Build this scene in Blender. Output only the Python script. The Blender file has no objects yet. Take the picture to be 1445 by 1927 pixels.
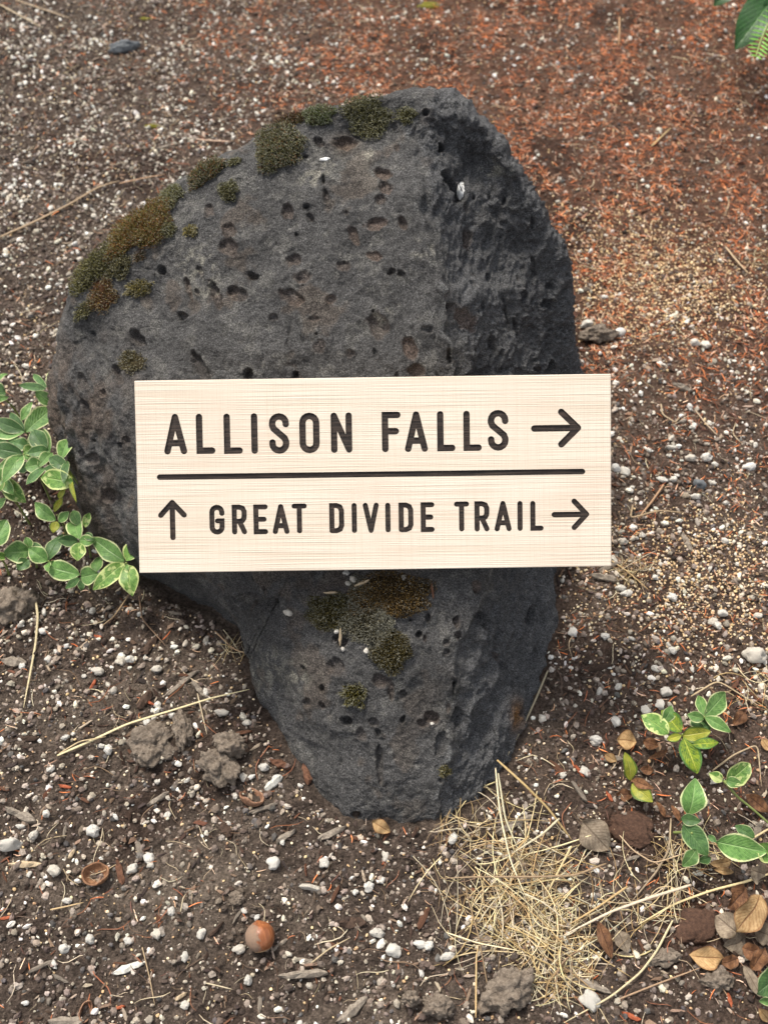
import bpy, bmesh, math, random
import numpy as np
from mathutils import Vector, Matrix

# ------------------------------------------------------------------ camera, world, sun, exposure
SC = bpy.context.scene
COL = SC.collection
F_PX, CX, CY = 1900.0, 722.5, 963.5        # focal length and centre, in pixels of the 1445x1927 photograph
H_CAM, PITCH = 0.806, math.radians(56.0)
cam_d = bpy.data.cameras.new("camera")
cam = bpy.data.objects.new("camera", cam_d)
COL.objects.link(cam)
cam.location = (0, 0, H_CAM)
cam.rotation_euler = (math.pi / 2 - PITCH, 0, 0)
cam_d.sensor_fit = 'VERTICAL'
cam_d.sensor_height = 36.0
cam_d.sensor_width = 27.0
cam_d.lens = 36.0 * F_PX / 1927.0
cam_d.clip_start = 0.02
cam_d.clip_end = 300.0
cam_d.dof.use_dof = True
cam_d.dof.focus_distance = 0.785
cam_d.dof.aperture_fstop = 7.5
SC.camera = cam

SUN_EL, SUN_AZ = math.radians(60), math.radians(-34)     # azimuth measured from +Y towards +X
world = bpy.data.worlds.new("World")
SC.world = world
world.use_nodes = True
wn = world.node_tree.nodes
sky = wn.new('ShaderNodeTexSky')
sky.sky_type = 'NISHITA'
sky.sun_disc = False
sky.sun_elevation = SUN_EL
sky.sun_rotation = SUN_AZ
sky.air_density = 1.0
sky.dust_density = 4.0
wn['Background'].inputs['Strength'].default_value = 0.095
cloud = wn.new('ShaderNodeHueSaturation')            # thin high cloud: the whole sky paler than clear blue
cloud.inputs['Saturation'].default_value = 0.30
world.node_tree.links.new(sky.outputs[0], cloud.inputs['Color'])
world.node_tree.links.new(cloud.outputs[0], wn['Background'].inputs['Color'])
sun_d = bpy.data.lights.new("sun", 'SUN')
sun_d.energy = 1.5
sun_d.angle = math.radians(10)
sun_d.color = (1.0, 0.915, 0.80)
sun = bpy.data.objects.new("sun", sun_d)
COL.objects.link(sun)
sdir = Vector((math.sin(SUN_AZ) * math.cos(SUN_EL), math.cos(SUN_AZ) * math.cos(SUN_EL), math.sin(SUN_EL)))
sun.rotation_euler = sdir.to_track_quat('Z', 'Y').to_euler()
sun.location = sdir * 5
SC.view_settings.view_transform = 'Standard'
SC.view_settings.look = 'None'
SC.view_settings.gamma = 1
SC.view_settings.use_curve_mapping = False
SC.view_settings.exposure = 1.32

rng = np.random.default_rng(7)
random.seed(7)
SP, CP = math.sin(PITCH), math.cos(PITCH)

# ------------------------------------------------------------------ measuring helpers
def ray(px, py):
    """direction (unit along the axis) through a photo pixel; works on arrays"""
    u = (np.asarray(px, float) - CX) / F_PX
    v = (np.asarray(py, float) - CY) / F_PX
    return np.stack([u, CP - v * SP, -SP - v * CP], -1)

CAM = np.array([0, 0, H_CAM])

def at_h(px, py, z):
    r = ray(px, py)
    t = (np.asarray(z, float) - H_CAM) / r[..., 2]
    return CAM + r * t[..., None]

def at_t(px, py, t):
    return CAM + ray(px, py) * np.asarray(t, float)[..., None]

def to_px(P):
    P = np.asarray(P, float) - CAM
    t = P[..., 1] * CP - P[..., 2] * SP
    vv = -(P[..., 1] * SP + P[..., 2] * CP) / t
    return CX + F_PX * P[..., 0] / t, CY + F_PX * vv, t

def smooth(a, b, x):
    t = np.clip((x - a) / (b - a), 0, 1)
    return t * t * (3 - 2 * t)

# numpy gradient noise ---------------------------------------------------
_perm = np.random.default_rng(3).permutation(256)
_perm = np.concatenate([_perm, _perm, _perm])
_grad = np.random.default_rng(4).normal(size=(256, 3))
_grad /= np.linalg.norm(_grad, axis=1, keepdims=True)

def noise3(P, scale=1.0, off=0.0):
    P = np.asarray(P, float) * scale + off
    i = np.floor(P).astype(np.int64)
    f = P - i
    u = f * f * f * (f * (f * 6 - 15) + 10)
    i &= 255
    out = 0
    for dx in (0, 1):
        wx = u[:, 0] if dx else 1 - u[:, 0]
        for dy in (0, 1):
            wy = u[:, 1] if dy else 1 - u[:, 1]
            for dz in (0, 1):
                wz = u[:, 2] if dz else 1 - u[:, 2]
                h = _perm[_perm[_perm[(i[:, 0] + dx) & 255] + ((i[:, 1] + dy) & 255)] + ((i[:, 2] + dz) & 255)]
                g = _grad[h]
                d = g[:, 0] * (f[:, 0] - dx) + g[:, 1] * (f[:, 1] - dy) + g[:, 2] * (f[:, 2] - dz)
                out = out + wx * wy * wz * d
    return out * 1.6

def fbm(P, scale, octs=4, gain=0.5, off=0.0):
    a, s, out = 1.0, scale, 0
    for k in range(octs):
        out = out + a * noise3(P, s, off + 17.3 * k)
        a *= gain
        s *= 2.03
    return out

def ridged(P, scale, octs=3, off=0.0):
    a, s, out = 1.0, scale, 0
    for k in range(octs):
        out = out + a * (1 - 2 * np.abs(noise3(P, s, off + 9.1 * k)))
        a *= 0.5
        s *= 2.1
    return out

def lin(r, g, b):
    def c(v):
        v = v / 255
        return v / 12.92 if v <= 0.04045 else ((v + 0.055) / 1.055) ** 2.4
    return (c(r), c(g), c(b))

# ------------------------------------------------------------------ mesh helpers
def mesh_np(name, V, T, col=None, smooth_sh=True, uv=None):
    """mesh from numpy vertices and an (n,k) face array"""
    me = bpy.data.meshes.new(name)
    V = np.ascontiguousarray(V, np.float32)
    T = np.ascontiguousarray(T, np.int32)
    k = T.shape[1]
    me.vertices.add(len(V))
    me.vertices.foreach_set('co', V.ravel())
    me.loops.add(T.size)
    me.loops.foreach_set('vertex_index', T.ravel())
    me.polygons.add(len(T))
    me.polygons.foreach_set('loop_start', np.arange(0, T.size, k, dtype=np.int32))
    me.polygons.foreach_set('loop_total', np.full(len(T), k, np.int32))
    me.polygons.foreach_set('use_smooth', np.full(len(T), smooth_sh))
    me.update(calc_edges=True)
    if col is not None:
        a = me.color_attributes.new('Col', 'FLOAT_COLOR', 'POINT')
        c4 = np.ones((len(V), 4), np.float32)
        c4[:, :3] = col
        a.data.foreach_set('color', c4.ravel())
    if uv is not None:
        l = me.uv_layers.new(name='UVMap')
        l.data.foreach_set('uv', np.ascontiguousarray(uv[T.ravel()], np.float32).ravel())
    return me

def link(name, me, mat=None, parent=None, **props):
    o = bpy.data.objects.new(name, me)
    COL.objects.link(o)
    if mat is not None and me is not None and len(me.materials) == 0:
        me.materials.append(mat)
    if parent is not None:
        o.parent = parent
    for k, v in props.items():
        o[k] = v
    return o

def thing(name, label, category, loc=(0, 0, 0), group=None):
    o = bpy.data.objects.new(name, None)
    COL.objects.link(o)
    o.empty_display_size = 0.01
    o.location = loc
    o['label'] = label
    o['category'] = category
    if group:
        o['group'] = group
    return o

def tag(o, label, category, group=None):
    o['label'] = label
    o['category'] = category
    if group:
        o['group'] = group
    return o

def recentre(me, c):
    n = len(me.vertices)
    a = np.empty(n * 3, np.float32)
    me.vertices.foreach_get('co', a)
    a = a.reshape(-1, 3) - np.asarray(c, np.float32)
    me.vertices.foreach_set('co', a.ravel())
    me.update()

def place(name, V, T, mat, label, category, group=None, col=None, smooth_sh=True, uv=None, parent=None):
    """one mesh thing whose origin sits at the base of the thing"""
    V = np.asarray(V, float)
    c = np.array([V[:, 0].mean(), V[:, 1].mean(), V[:, 2].min()])
    me = mesh_np(name, V - c, T, col, smooth_sh, uv)
    o = link(name, me, mat)
    o.location = c
    if label:
        tag(o, label, category, group)
    return o

_ico = {}
def ico(sub):
    if sub not in _ico:
        bm = bmesh.new()
        bmesh.ops.create_icosphere(bm, subdivisions=sub, radius=1)
        V = np.array([v.co[:] for v in bm.verts])
        T = np.array([[v.index for v in f.verts] for f in bm.faces])
        bm.free()
        _ico[sub] = (V, T)
    return _ico[sub]

def stone_shape(sub, seed, rough=0.22, flat=0.75, angular=0.5):
    V, T = ico(sub)
    r = np.random.default_rng(seed)
    d = np.ones(len(V))
    for _ in range(7):                                   # cut facets
        n = r.normal(size=3); n /= np.linalg.norm(n)
        h = r.uniform(0.62, 0.95)
        dot = V @ n
        d = np.minimum(d, np.where(dot > 1e-3, h / np.maximum(dot, 1e-3), 9))
    d = 1 + angular * (d - 1) + rough * noise3(V, 1.6, seed * 3.7) + rough * 0.4 * noise3(V, 4.1, seed * 1.7)
    W = V * d[:, None] * np.array([1, r.uniform(0.7, 0.95), flat])
    return W, T

def rot_mats(n, r, tilt=0.5):
    """random yaw with some tilt"""
    a = r.uniform(0, 2 * np.pi, n)
    b = r.normal(0, tilt, n)
    c = r.normal(0, tilt, n)
    ca, sa, cb, sb, cc, sc_ = np.cos(a), np.sin(a), np.cos(b), np.sin(b), np.cos(c), np.sin(c)
    Z = np.zeros((n, 3, 3)); X = np.zeros((n, 3, 3)); Y = np.zeros((n, 3, 3))
    Z[:, 0, 0] = ca; Z[:, 0, 1] = -sa; Z[:, 1, 0] = sa; Z[:, 1, 1] = ca; Z[:, 2, 2] = 1
    X[:, 0, 0] = 1; X[:, 1, 1] = cb; X[:, 1, 2] = -sb; X[:, 2, 1] = sb; X[:, 2, 2] = cb
    Y[:, 1, 1] = 1; Y[:, 0, 0] = cc; Y[:, 0, 2] = sc_; Y[:, 2, 0] = -sc_; Y[:, 2, 2] = cc
    return Z @ X @ Y

def batch(name, shapes, pos, rot, scl, col, mat, r, smooth_sh=False, **props):
    """many small pieces joined in one mesh"""
    Vs, Ts, Cs, base = [], [], [], 0
    pick = r.integers(0, len(shapes), len(pos))
    for k, (V, T) in enumerate(shapes):
        m = np.where(pick == k)[0]
        if len(m) == 0:
            continue
        L = V[None] * scl[m][:, None, :]
        Wd = np.einsum('nij,nvj->nvi', rot[m], L) + pos[m][:, None, :]
        Vs.append(Wd.reshape(-1, 3))
        Ts.append((T[None] + (np.arange(len(m)) * len(V))[:, None, None] + base).reshape(-1, T.shape[1]))
        Cs.append(np.repeat(col[m], len(V), 0))
        base += len(m) * len(V)
    me = mesh_np(name, np.concatenate(Vs), np.concatenate(Ts), np.concatenate(Cs), smooth_sh)
    return link(name, me, mat, **props)

def tube(pts, radii, sides=5, flat=1.0):
    """tapered tube along a polyline -> V,T (quads)"""
    pts = np.asarray(pts, float)
    n = len(pts)
    radii = np.broadcast_to(np.asarray(radii, float), (n,))
    tg = np.gradient(pts, axis=0)
    tg /= np.linalg.norm(tg, axis=1, keepdims=True) + 1e-9
    up = np.array([0, 0, 1.0])
    V = []
    for i in range(n):
        s = np.cross(tg[i], up)
        if np.linalg.norm(s) < 0.05:
            s = np.cross(tg[i], [1, 0, 0])
        s /= np.linalg.norm(s)
        w = np.cross(s, tg[i])
        for k in range(sides):
            a = 2 * math.pi * k / sides
            V.append(pts[i] + radii[i] * (math.cos(a) * s + flat * math.sin(a) * w))
    T = []
    for i in range(n - 1):
        for k in range(sides):
            k2 = (k + 1) % sides
            T.append([i * sides + k, i * sides + k2, (i + 1) * sides + k2, (i + 1) * sides + k])
    V.append(pts[0]); V.append(pts[-1])
    a, b = n * sides, n * sides + 1
    for k in range(sides):
        k2 = (k + 1) % sides
        T.append([a, k2, k, k]); T.append([b, (n - 1) * sides + k, (n - 1) * sides + k2, (n - 1) * sides + k2])
    V = np.array(V)
    tri = []
    for q in T:
        if q[2] == q[3]:
            tri.append(q[:3])
        else:
            tri.append([q[0], q[1], q[2]]); tri.append([q[0], q[2], q[3]])
    return V, np.array(tri)

# ------------------------------------------------------------------ materials
class NT:
    def __init__(s, name):
        s.m = bpy.data.materials.new(name)
        s.m.use_nodes = True
        s.t = s.m.node_tree
        s.b = s.t.nodes['Principled BSDF']
    def n(s, typ, **kw):
        x = s.t.nodes.new(typ)
        ins = kw.pop('ins', {})
        for k, v in kw.items():
            setattr(x, k, v)
        for k, v in ins.items():
            if isinstance(v, bpy.types.NodeSocket):
                s.t.links.new(v, x.inputs[k])
            else:
                x.inputs[k].default_value = v
        return x
    def coord(s, which='Object', scale=(1, 1, 1), rot=(0, 0, 0)):
        c = s.n('ShaderNodeTexCoord')
        m = s.n('ShaderNodeMapping', ins={'Vector': c.outputs[which], 'Scale': scale, 'Rotation': rot})
        return m.outputs[0]
    def noise(s, vec, scale, detail=3, rough=0.55, dist=0.0):
        return s.n('ShaderNodeTexNoise', ins={'Vector': vec, 'Scale': scale, 'Detail': detail, 'Roughness': rough, 'Distortion': dist}).outputs['Fac']
    def ramp(s, fac, stops):
        r = s.n('ShaderNodeValToRGB', ins={'Fac': fac})
        e = r.color_ramp.elements
        while len(e) < len(stops):
            e.new(0.5)
        for i, (p, c) in enumerate(stops):
            e[i].position = p
            e[i].color = (c, c, c, 1) if not isinstance(c, tuple) else (*c, 1)
        return r.outputs[0]
    def mix(s, fac, a, b, mode='MIX'):
        x = s.n('ShaderNodeMix', data_type='RGBA', blend_type=mode)
        for k, v in ((0, fac), (6, a), (7, b)):
            if isinstance(v, bpy.types.NodeSocket):
                s.t.links.new(v, x.inputs[k])
            elif k == 0:
                x.inputs[k].default_value = v
            else:
                x.inputs[k].default_value = (*v, 1) if len(v) == 3 else v
        return x.outputs[2]
    def math(s, op, a, b=0.0):
        x = s.n('ShaderNodeMath', operation=op)
        for k, v in ((0, a), (1, b)):
            if isinstance(v, bpy.types.NodeSocket):
                s.t.links.new(v, x.inputs[k])
            else:
                x.inputs[k].default_value = v
        return x.outputs[0]
    def bump(s, h, dist=0.001, strength=1.0, normal=None):
        x = s.n('ShaderNodeBump', ins={'Height': h, 'Distance': dist, 'Strength': strength})
        if normal is not None:
            s.t.links.new(normal, x.inputs['Normal'])
        return x.outputs[0]
    def done(s, color=None, rough=0.8, normal=None, spec=0.3):
        if color is not None:
            if isinstance(color, bpy.types.NodeSocket):
                s.t.links.new(color, s.b.inputs['Base Color'])
            else:
                s.b.inputs['Base Color'].default_value = (*color, 1)
        if isinstance(rough, bpy.types.NodeSocket):
            s.t.links.new(rough, s.b.inputs['Roughness'])
        else:
            s.b.inputs['Roughness'].default_value = rough
        s.b.inputs['Specular IOR Level'].default_value = spec
        if normal is not None:
            s.t.links.new(normal, s.b.inputs['Normal'])
        return s.m

def mat_col(name, fine=900.0, var=0.5, rough=0.85, bump=0.0004, spec=0.25):
    """material whose own colour per piece comes from the Col attribute, broken up by fine noise"""
    m = NT(name)
    a = m.n('ShaderNodeAttribute', attribute_name='Col').outputs['Color']
    v = m.coord('Object')
    f = m.noise(v, fine, 3, 0.6)
    g = m.ramp(f, [(0.25, 1 - var), (0.75, 1 + var)])
    c = m.mix(1.0, a, g, 'MULTIPLY')
    n = m.bump(f, bump, 0.8)
    return m.done(c, rough, n, spec)

M_piece = mat_col('piece_of_litter', 700, 0.35, 0.85, 0.0005)
M_pebble_mass = mat_col('pumice_grains', 900, 0.14, 0.9, 0.0005)
M_straw = mat_col('straw', 500, 0.25, 0.6, 0.0002, 0.35)
M_moss = mat_col('moss', 1200, 0.25, 0.9, 0.0002, 0.15)

def mk_soil():
    m = NT('soil')
    a = m.n('ShaderNodeAttribute', attribute_name='Col').outputs['Color']
    v = m.coord('Object')
    n1 = m.noise(v, 60, 6, 0.65)
    n2 = m.noise(v, 380, 5, 0.7)
    n3 = m.noise(v, 1300, 3, 0.7)
    c = m.mix(1.0, a, m.ramp(n1, [(0.3, 0.55), (0.7, 1.4)]), 'MULTIPLY')
    c = m.mix(1.0, c, m.ramp(n2, [(0.3, 0.40), (0.5, 1.0), (0.70, 1.9)]), 'MULTIPLY')
    c = m.mix(m.ramp(n3, [(0.66, 0.0), (0.74, 0.7)]), c, (0.30, 0.25, 0.20))
    b1 = m.bump(n2, 0.007, 1.0)
    b2 = m.bump(n3, 0.002, 0.9, b1)
    return m.done(c, 0.95, b2, 0.1)
M_soil = mk_soil()

def mk_rock():
    m = NT('basalt')
    a = m.n('ShaderNodeAttribute', attribute_name='Col').outputs['Color']
    v = m.coord('Object')
    n1 = m.noise(v, 22, 6, 0.65)
    n2 = m.noise(v, 160, 6, 0.7)
    n3 = m.noise(v, 900, 4, 0.75)
    n4 = m.noise(v, 1900, 2, 0.7)
    c = m.mix(1.0, a, m.ramp(n1, [(0.3, 0.86), (0.7, 1.14)]), 'MULTIPLY')
    c = m.mix(1.0, c, m.ramp(n2, [(0.32, 0.72), (0.7, 1.28)]), 'MULTIPLY')
    c = m.mix(1.0, c, m.ramp(n3, [(0.38, 0.30), (0.52, 0.95), (0.64, 2.1)]), 'MULTIPLY')
    spk = m.math('MULTIPLY', m.ramp(n4, [(0.62, 0.0), (0.70, 1.0)]), m.ramp(n2, [(0.42, 0.05), (0.68, 0.75)]))
    c = m.mix(spk, c, (0.30, 0.29, 0.27))
    n5 = m.noise(v, 1400, 2, 0.8)
    c = m.mix(m.ramp(n5, [(0.60, 0.0), (0.70, 0.55)]), c, (0.24, 0.235, 0.225))
    # tiny open pores
    vo = m.n('ShaderNodeTexVoronoi', ins={'Vector': v, 'Scale': 210.0, 'Randomness': 1.0}).outputs['Distance']
    pore = m.math('MULTIPLY', m.ramp(vo, [(0.10, 1.0), (0.22, 0.0)]), m.ramp(m.noise(v, 45, 3), [(0.5, 0.0), (0.62, 1.0)]))
    c = m.mix(m.math('MULTIPLY', pore, 0.6), c, (0.012, 0.010, 0.009))
    b = m.bump(n2, 0.0050, 0.8)
    b = m.bump(m.math('MULTIPLY', pore, -1.0), 0.0012, 0.9, b)
    b = m.bump(n3, 0.0022, 1.0, b)
    b = m.bump(n4, 0.0009, 0.9, b)
    return m.done(c, 0.82, b, 0.3)
M_rock = mk_rock()

# ------------------------------------------------------------------ the boulder
# outline as measured in the photograph: pixel x, pixel y, height above the soil
RIM = [(770, 163, .335), (835, 168, .335), (880, 200, .33), (935, 262, .315), (985, 340, .29), (1030, 430, .25), (1060, 480, .225),
       (1066, 560, .19), (1072, 640, .15), (1085, 720, .11), (1075, 850, .07), (1055, 980, .035), (1037, 1075, .015), (1022, 1200, -.002),
       (1000, 1320, -.004), (945, 1432, -.004), (905, 1510, -.004), (850, 1545, -.004), (780, 1560, -.004), (700, 1548, -.004), (640, 1545, -.004),
       (598, 1500, -.004), (560, 1430, -.003), (505, 1350, .0), (474, 1285, .008), (468, 1240, .018), (486, 1205, .03), (452, 1172, .032),
       (405, 1135, .032), (340, 1100, .028), (268, 1076, .022), (182, 1010, .012), (150, 930, .03), (118, 850, .06), (100, 770, .095),
       (112, 690, .13), (118, 600, .165), (135, 540, .19), (195, 462, .22), (270, 395, .245), (350, 330, .265), (420, 290, .28), (500, 248, .295),
       (580, 212, .31), (660, 190, .32), (728, 172, .332)]
RC = (650.0, 860.0)
INNER = [(775, 240, .775), (800, 350, .774), (830, 490, .776), (845, 600, .778), (858, 690, .780), (875, 800, .783), (890, 950, .787), (915, 1075, .792),
         (900, 1180, .791), (868, 1290, .790), (850, 1400, .795), (600, 500, .786), (400, 480, .803), (250, 560, .835), (600, 330, .792),
         (450, 390, .803), (600, 700, .784), (600, 900, .784), (350, 900, .806), (200, 800, .85), (300, 1000, .824), (600, 1090, .793),
         (480, 1140, .812), (600, 1200, .794), (600, 1320, .798), (700, 1300, .787), (740, 1450, .793), (960, 480, .815), (1000, 700, .845),
         (985, 1075, .850), (965, 1250, .842), (930, 1390, .822), (900, 300, .793), (300, 700, .815), (160, 650, .865), (700, 220, .785)]
RIDGE = np.array([(792, 195), (772, 245), (782, 300), (790, 370), (806, 430), (826, 480), (836, 560), (838, 620), (862, 690), (878, 760), (895, 900), (922, 1075),
                  (912, 1130), (890, 1185), (868, 1240), (858, 1300), (850, 1380), (838, 1470), (820, 1560)], float)

def ridge_s(x, y):
    """signed sideways distance (pixels) to the right of the crest line"""
    xr = np.interp(y, RIDGE[:, 1], RIDGE[:, 0])
    wob = (5 * np.sin(y / 17.0) + 4 * np.sin(y / 7.3 + 1) + 6 * np.sin(y / 41.0)) * np.exp(-np.abs(x - xr) / 22.0)
    top = smooth(165, 215, y)
    return (x - xr - wob) * (0.3 + 0.7 * top)

def crease(x, y):
    s = ridge_s(x, y)
    k = 0.00044 * smooth(190, 480, y) * (1 - 0.4 * smooth(1350, 1560, y))
    return k * (np.sqrt(s * s + 4) + s) / 2 + 0.0030 * smooth(-1, 6, s) * smooth(190, 260, y)

def depth_of_height(x, y, z):
    return (H_CAM - z) / (SP + (y - CY) / F_PX * CP)

rim = np.array(RIM, float)
ang = np.arctan2(rim[:, 1] - RC[1], rim[:, 0] - RC[0])
rad = np.hypot(rim[:, 1] - RC[1], rim[:, 0] - RC[0])
o_ = np.argsort(ang)
ang, rad, rz = ang[o_], rad[o_], rim[o_, 2]
ang3 = np.concatenate([ang - 2 * np.pi, ang, ang + 2 * np.pi])
rad3, rz3 = np.tile(rad, 3), np.tile(rz, 3)

def rimR(th):
    """outline radius, lightly rounded between the measured points"""
    out = 0
    for d, w in ((-.02, .25), (0, .5), (.02, .25)):
        out = out + w * np.interp(th + d, ang3, rad3)
    return out
def rimZ(th):
    out = 0
    for d, w in ((-.06, .25), (0, .5), (.06, .25)):
        out = out + w * np.interp(th + d, ang3, rz3)
    return out
def rimA(th):
    return 0.010 + 0.030 * smooth(0.0, 0.12, rimZ(th))

def rim_drop(th, rho):
    return rimA(th) * (1 - np.sqrt(np.clip(1 - rho ** 7, 0, 1)))

thr = np.linspace(-np.pi, np.pi, 64, endpoint=False)
xr = RC[0] + rimR(thr) * np.cos(thr); yr = RC[1] + rimR(thr) * np.sin(thr)
ctl = [(a, b, depth_of_height(a, b, z) - rimA(t) - crease(a, b)) for a, b, z, t in zip(xr, yr, rimZ(thr), thr)]
ctl += [(a, b, t - crease(np.array(a, float), np.array(b, float))) for a, b, t in INNER]
ctl = np.array([[float(q) for q in c] for c in ctl])
def tps_k(d):
    return np.where(d > 0, d * d * np.log(np.maximum(d, 1e-9)), 0)
X = ctl[:, :2] / 1000
n_ = len(X)
K = tps_k(np.linalg.norm(X[:, None] - X[None], axis=2)) + np.eye(n_) * 2e-4
Pm = np.c_[np.ones(n_), X]
A = np.block([[K, Pm], [Pm.T, np.zeros((3, 3))]])
sol = np.linalg.solve(A, np.r_[ctl[:, 2], 0, 0, 0])
def tps(x, y):
    Q = np.stack([x, y], -1) / 1000
    out = sol[n_] + Q @ sol[n_ + 1:]
    for i in range(n_):
        out = out + sol[i] * tps_k(np.hypot(Q[:, 0] - X[i, 0], Q[:, 1] - X[i, 1]))
    return out

N = 560
g = np.linspace(-1, 1, N)
GX, GY = np.meshgrid(g, g)
gx, gy = GX.ravel(), GY.ravel()
big = np.abs(gx) > np.abs(gy)
r_ = np.where(big, gx, gy)
with np.errstate(divide='ignore', invalid='ignore'):
    phi = np.where(big, (np.pi / 4) * (gy / np.where(gx == 0, 1, gx)), np.pi / 2 - (np.pi / 4) * (gx / np.where(gy == 0, 1, gy)))
ex, ey = r_ * np.cos(phi), r_ * np.sin(phi)
s_ = np.hypot(ex, ey)
th = np.arctan2(ey, ex)
rho = 0.55 * s_ + 0.45 * np.sin(np.clip(s_, 0, 1) * np.pi / 2)
R = rimR(th)
FX = RC[0] + rho * R * np.cos(th)
FY = RC[1] + rho * R * np.sin(th)
FT = tps(FX, FY) + crease(FX, FY) + rim_drop(th, rho)
front = at_t(FX, FY, FT)
idx = np.arange(N * N).reshape(N, N)
quads = np.stack([idx[:-1, :-1], idx[1:, :-1], idx[1:, 1:], idx[:-1, 1:]], -1).reshape(-1, 4)
# perimeter loop of the grid, then the far side of the stone going down into the soil
per = np.concatenate([idx[0, :-1], idx[:-1, -1], idx[-1, :0:-1], idx[:0:-1, 0]])
PB = front[per]
zB = PB[:, 2]
rd = (PB - CAM); rd /= np.linalg.norm(rd, axis=1, keepdims=True)
Ls = np.clip(0.62 * (zB + 0.0) / np.abs(rd[:, 2]), 0, 0.21)
kern = np.ones(41) / 41
Ls = np.convolve(np.r_[Ls[-20:], Ls, Ls[:20]], kern, 'valid')
P1 = PB + rd * Ls[:, None]
P2 = P1.copy(); P2[:, 2] = -0.05; 
KS = 34
rings = []
for k in range(1, KS + 1):
    u = k / KS
    rings.append((1 - u) ** 2 * PB + 2 * u * (1 - u) * P1 + u * u * P2)
skirt = np.concatenate(rings)
nP = len(per)
base_i = N * N
qs = []
prev = per
for k in range(KS):
    cur = base_i + k * nP + np.arange(nP)
    qs.append(np.stack([prev, np.roll(prev, -1), np.roll(cur, -1), cur], -1))
    prev = cur
RV = np.concatenate([front, skirt])
RT = np.concatenate([quads] + qs)
def vnormals(V, T):
    n = np.cross(V[T[:, 2]] - V[T[:, 0]], V[T[:, 3]] - V[T[:, 1]])
    out = np.zeros_like(V)
    for k in range(4):
        for c in range(3):
            out[:, c] += np.bincount(T[:, k], n[:, c], len(V))
    return out / (np.linalg.norm(out, axis=1, keepdims=True) + 1e-12)
NR = vnormals(RV, RT)
if (NR[idx[N // 2, N // 2]] @ (CAM - RV[idx[N // 2, N // 2]])) < 0:
    RT = RT[:, ::-1]
    NR = -NR
# side mask: broken right-hand face of the stone
fx, fy, _ = to_px(RV)
S_side = ridge_s(fx, fy)
side = smooth(0, 25, S_side)
left_low = smooth(330, 120, fx) * smooth(560, 760, fy)
disp = 0.0045 * fbm(RV, 14, 3, .5, 3.1)
disp += 0.0021 * fbm(RV, 48, 4, .5, 8.3) * (1 + .15 * side)
disp += 0.0009 * fbm(RV, 170, 3, .65, 1.3) * (0.85 + 0.75 * side)
# the broken face has flutes running down the stone
Fl = np.stack([RV[:, 0] * 1.0 + .05 * RV[:, 1], RV[:, 1] * 0.16, RV[:, 2] * 0.9], -1)
disp += side * (0.0042 * ridged(Fl, 32, 3, 5.0) - 0.0036)
disp += side * 0.0017 * ridged(Fl, 110, 3, 2.0)
# chips along the crest
disp += -0.0022 * np.exp(-(S_side / 10) ** 2) * np.clip(fbm(RV, 60, 2, .5, 6.6) + .35, 0, 1)
disp += left_low * 0.004 * ridged(np.stack([RV[:, 0], RV[:, 1] * .4, RV[:, 2] * .4], -1), 45, 3, 7.7)

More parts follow.
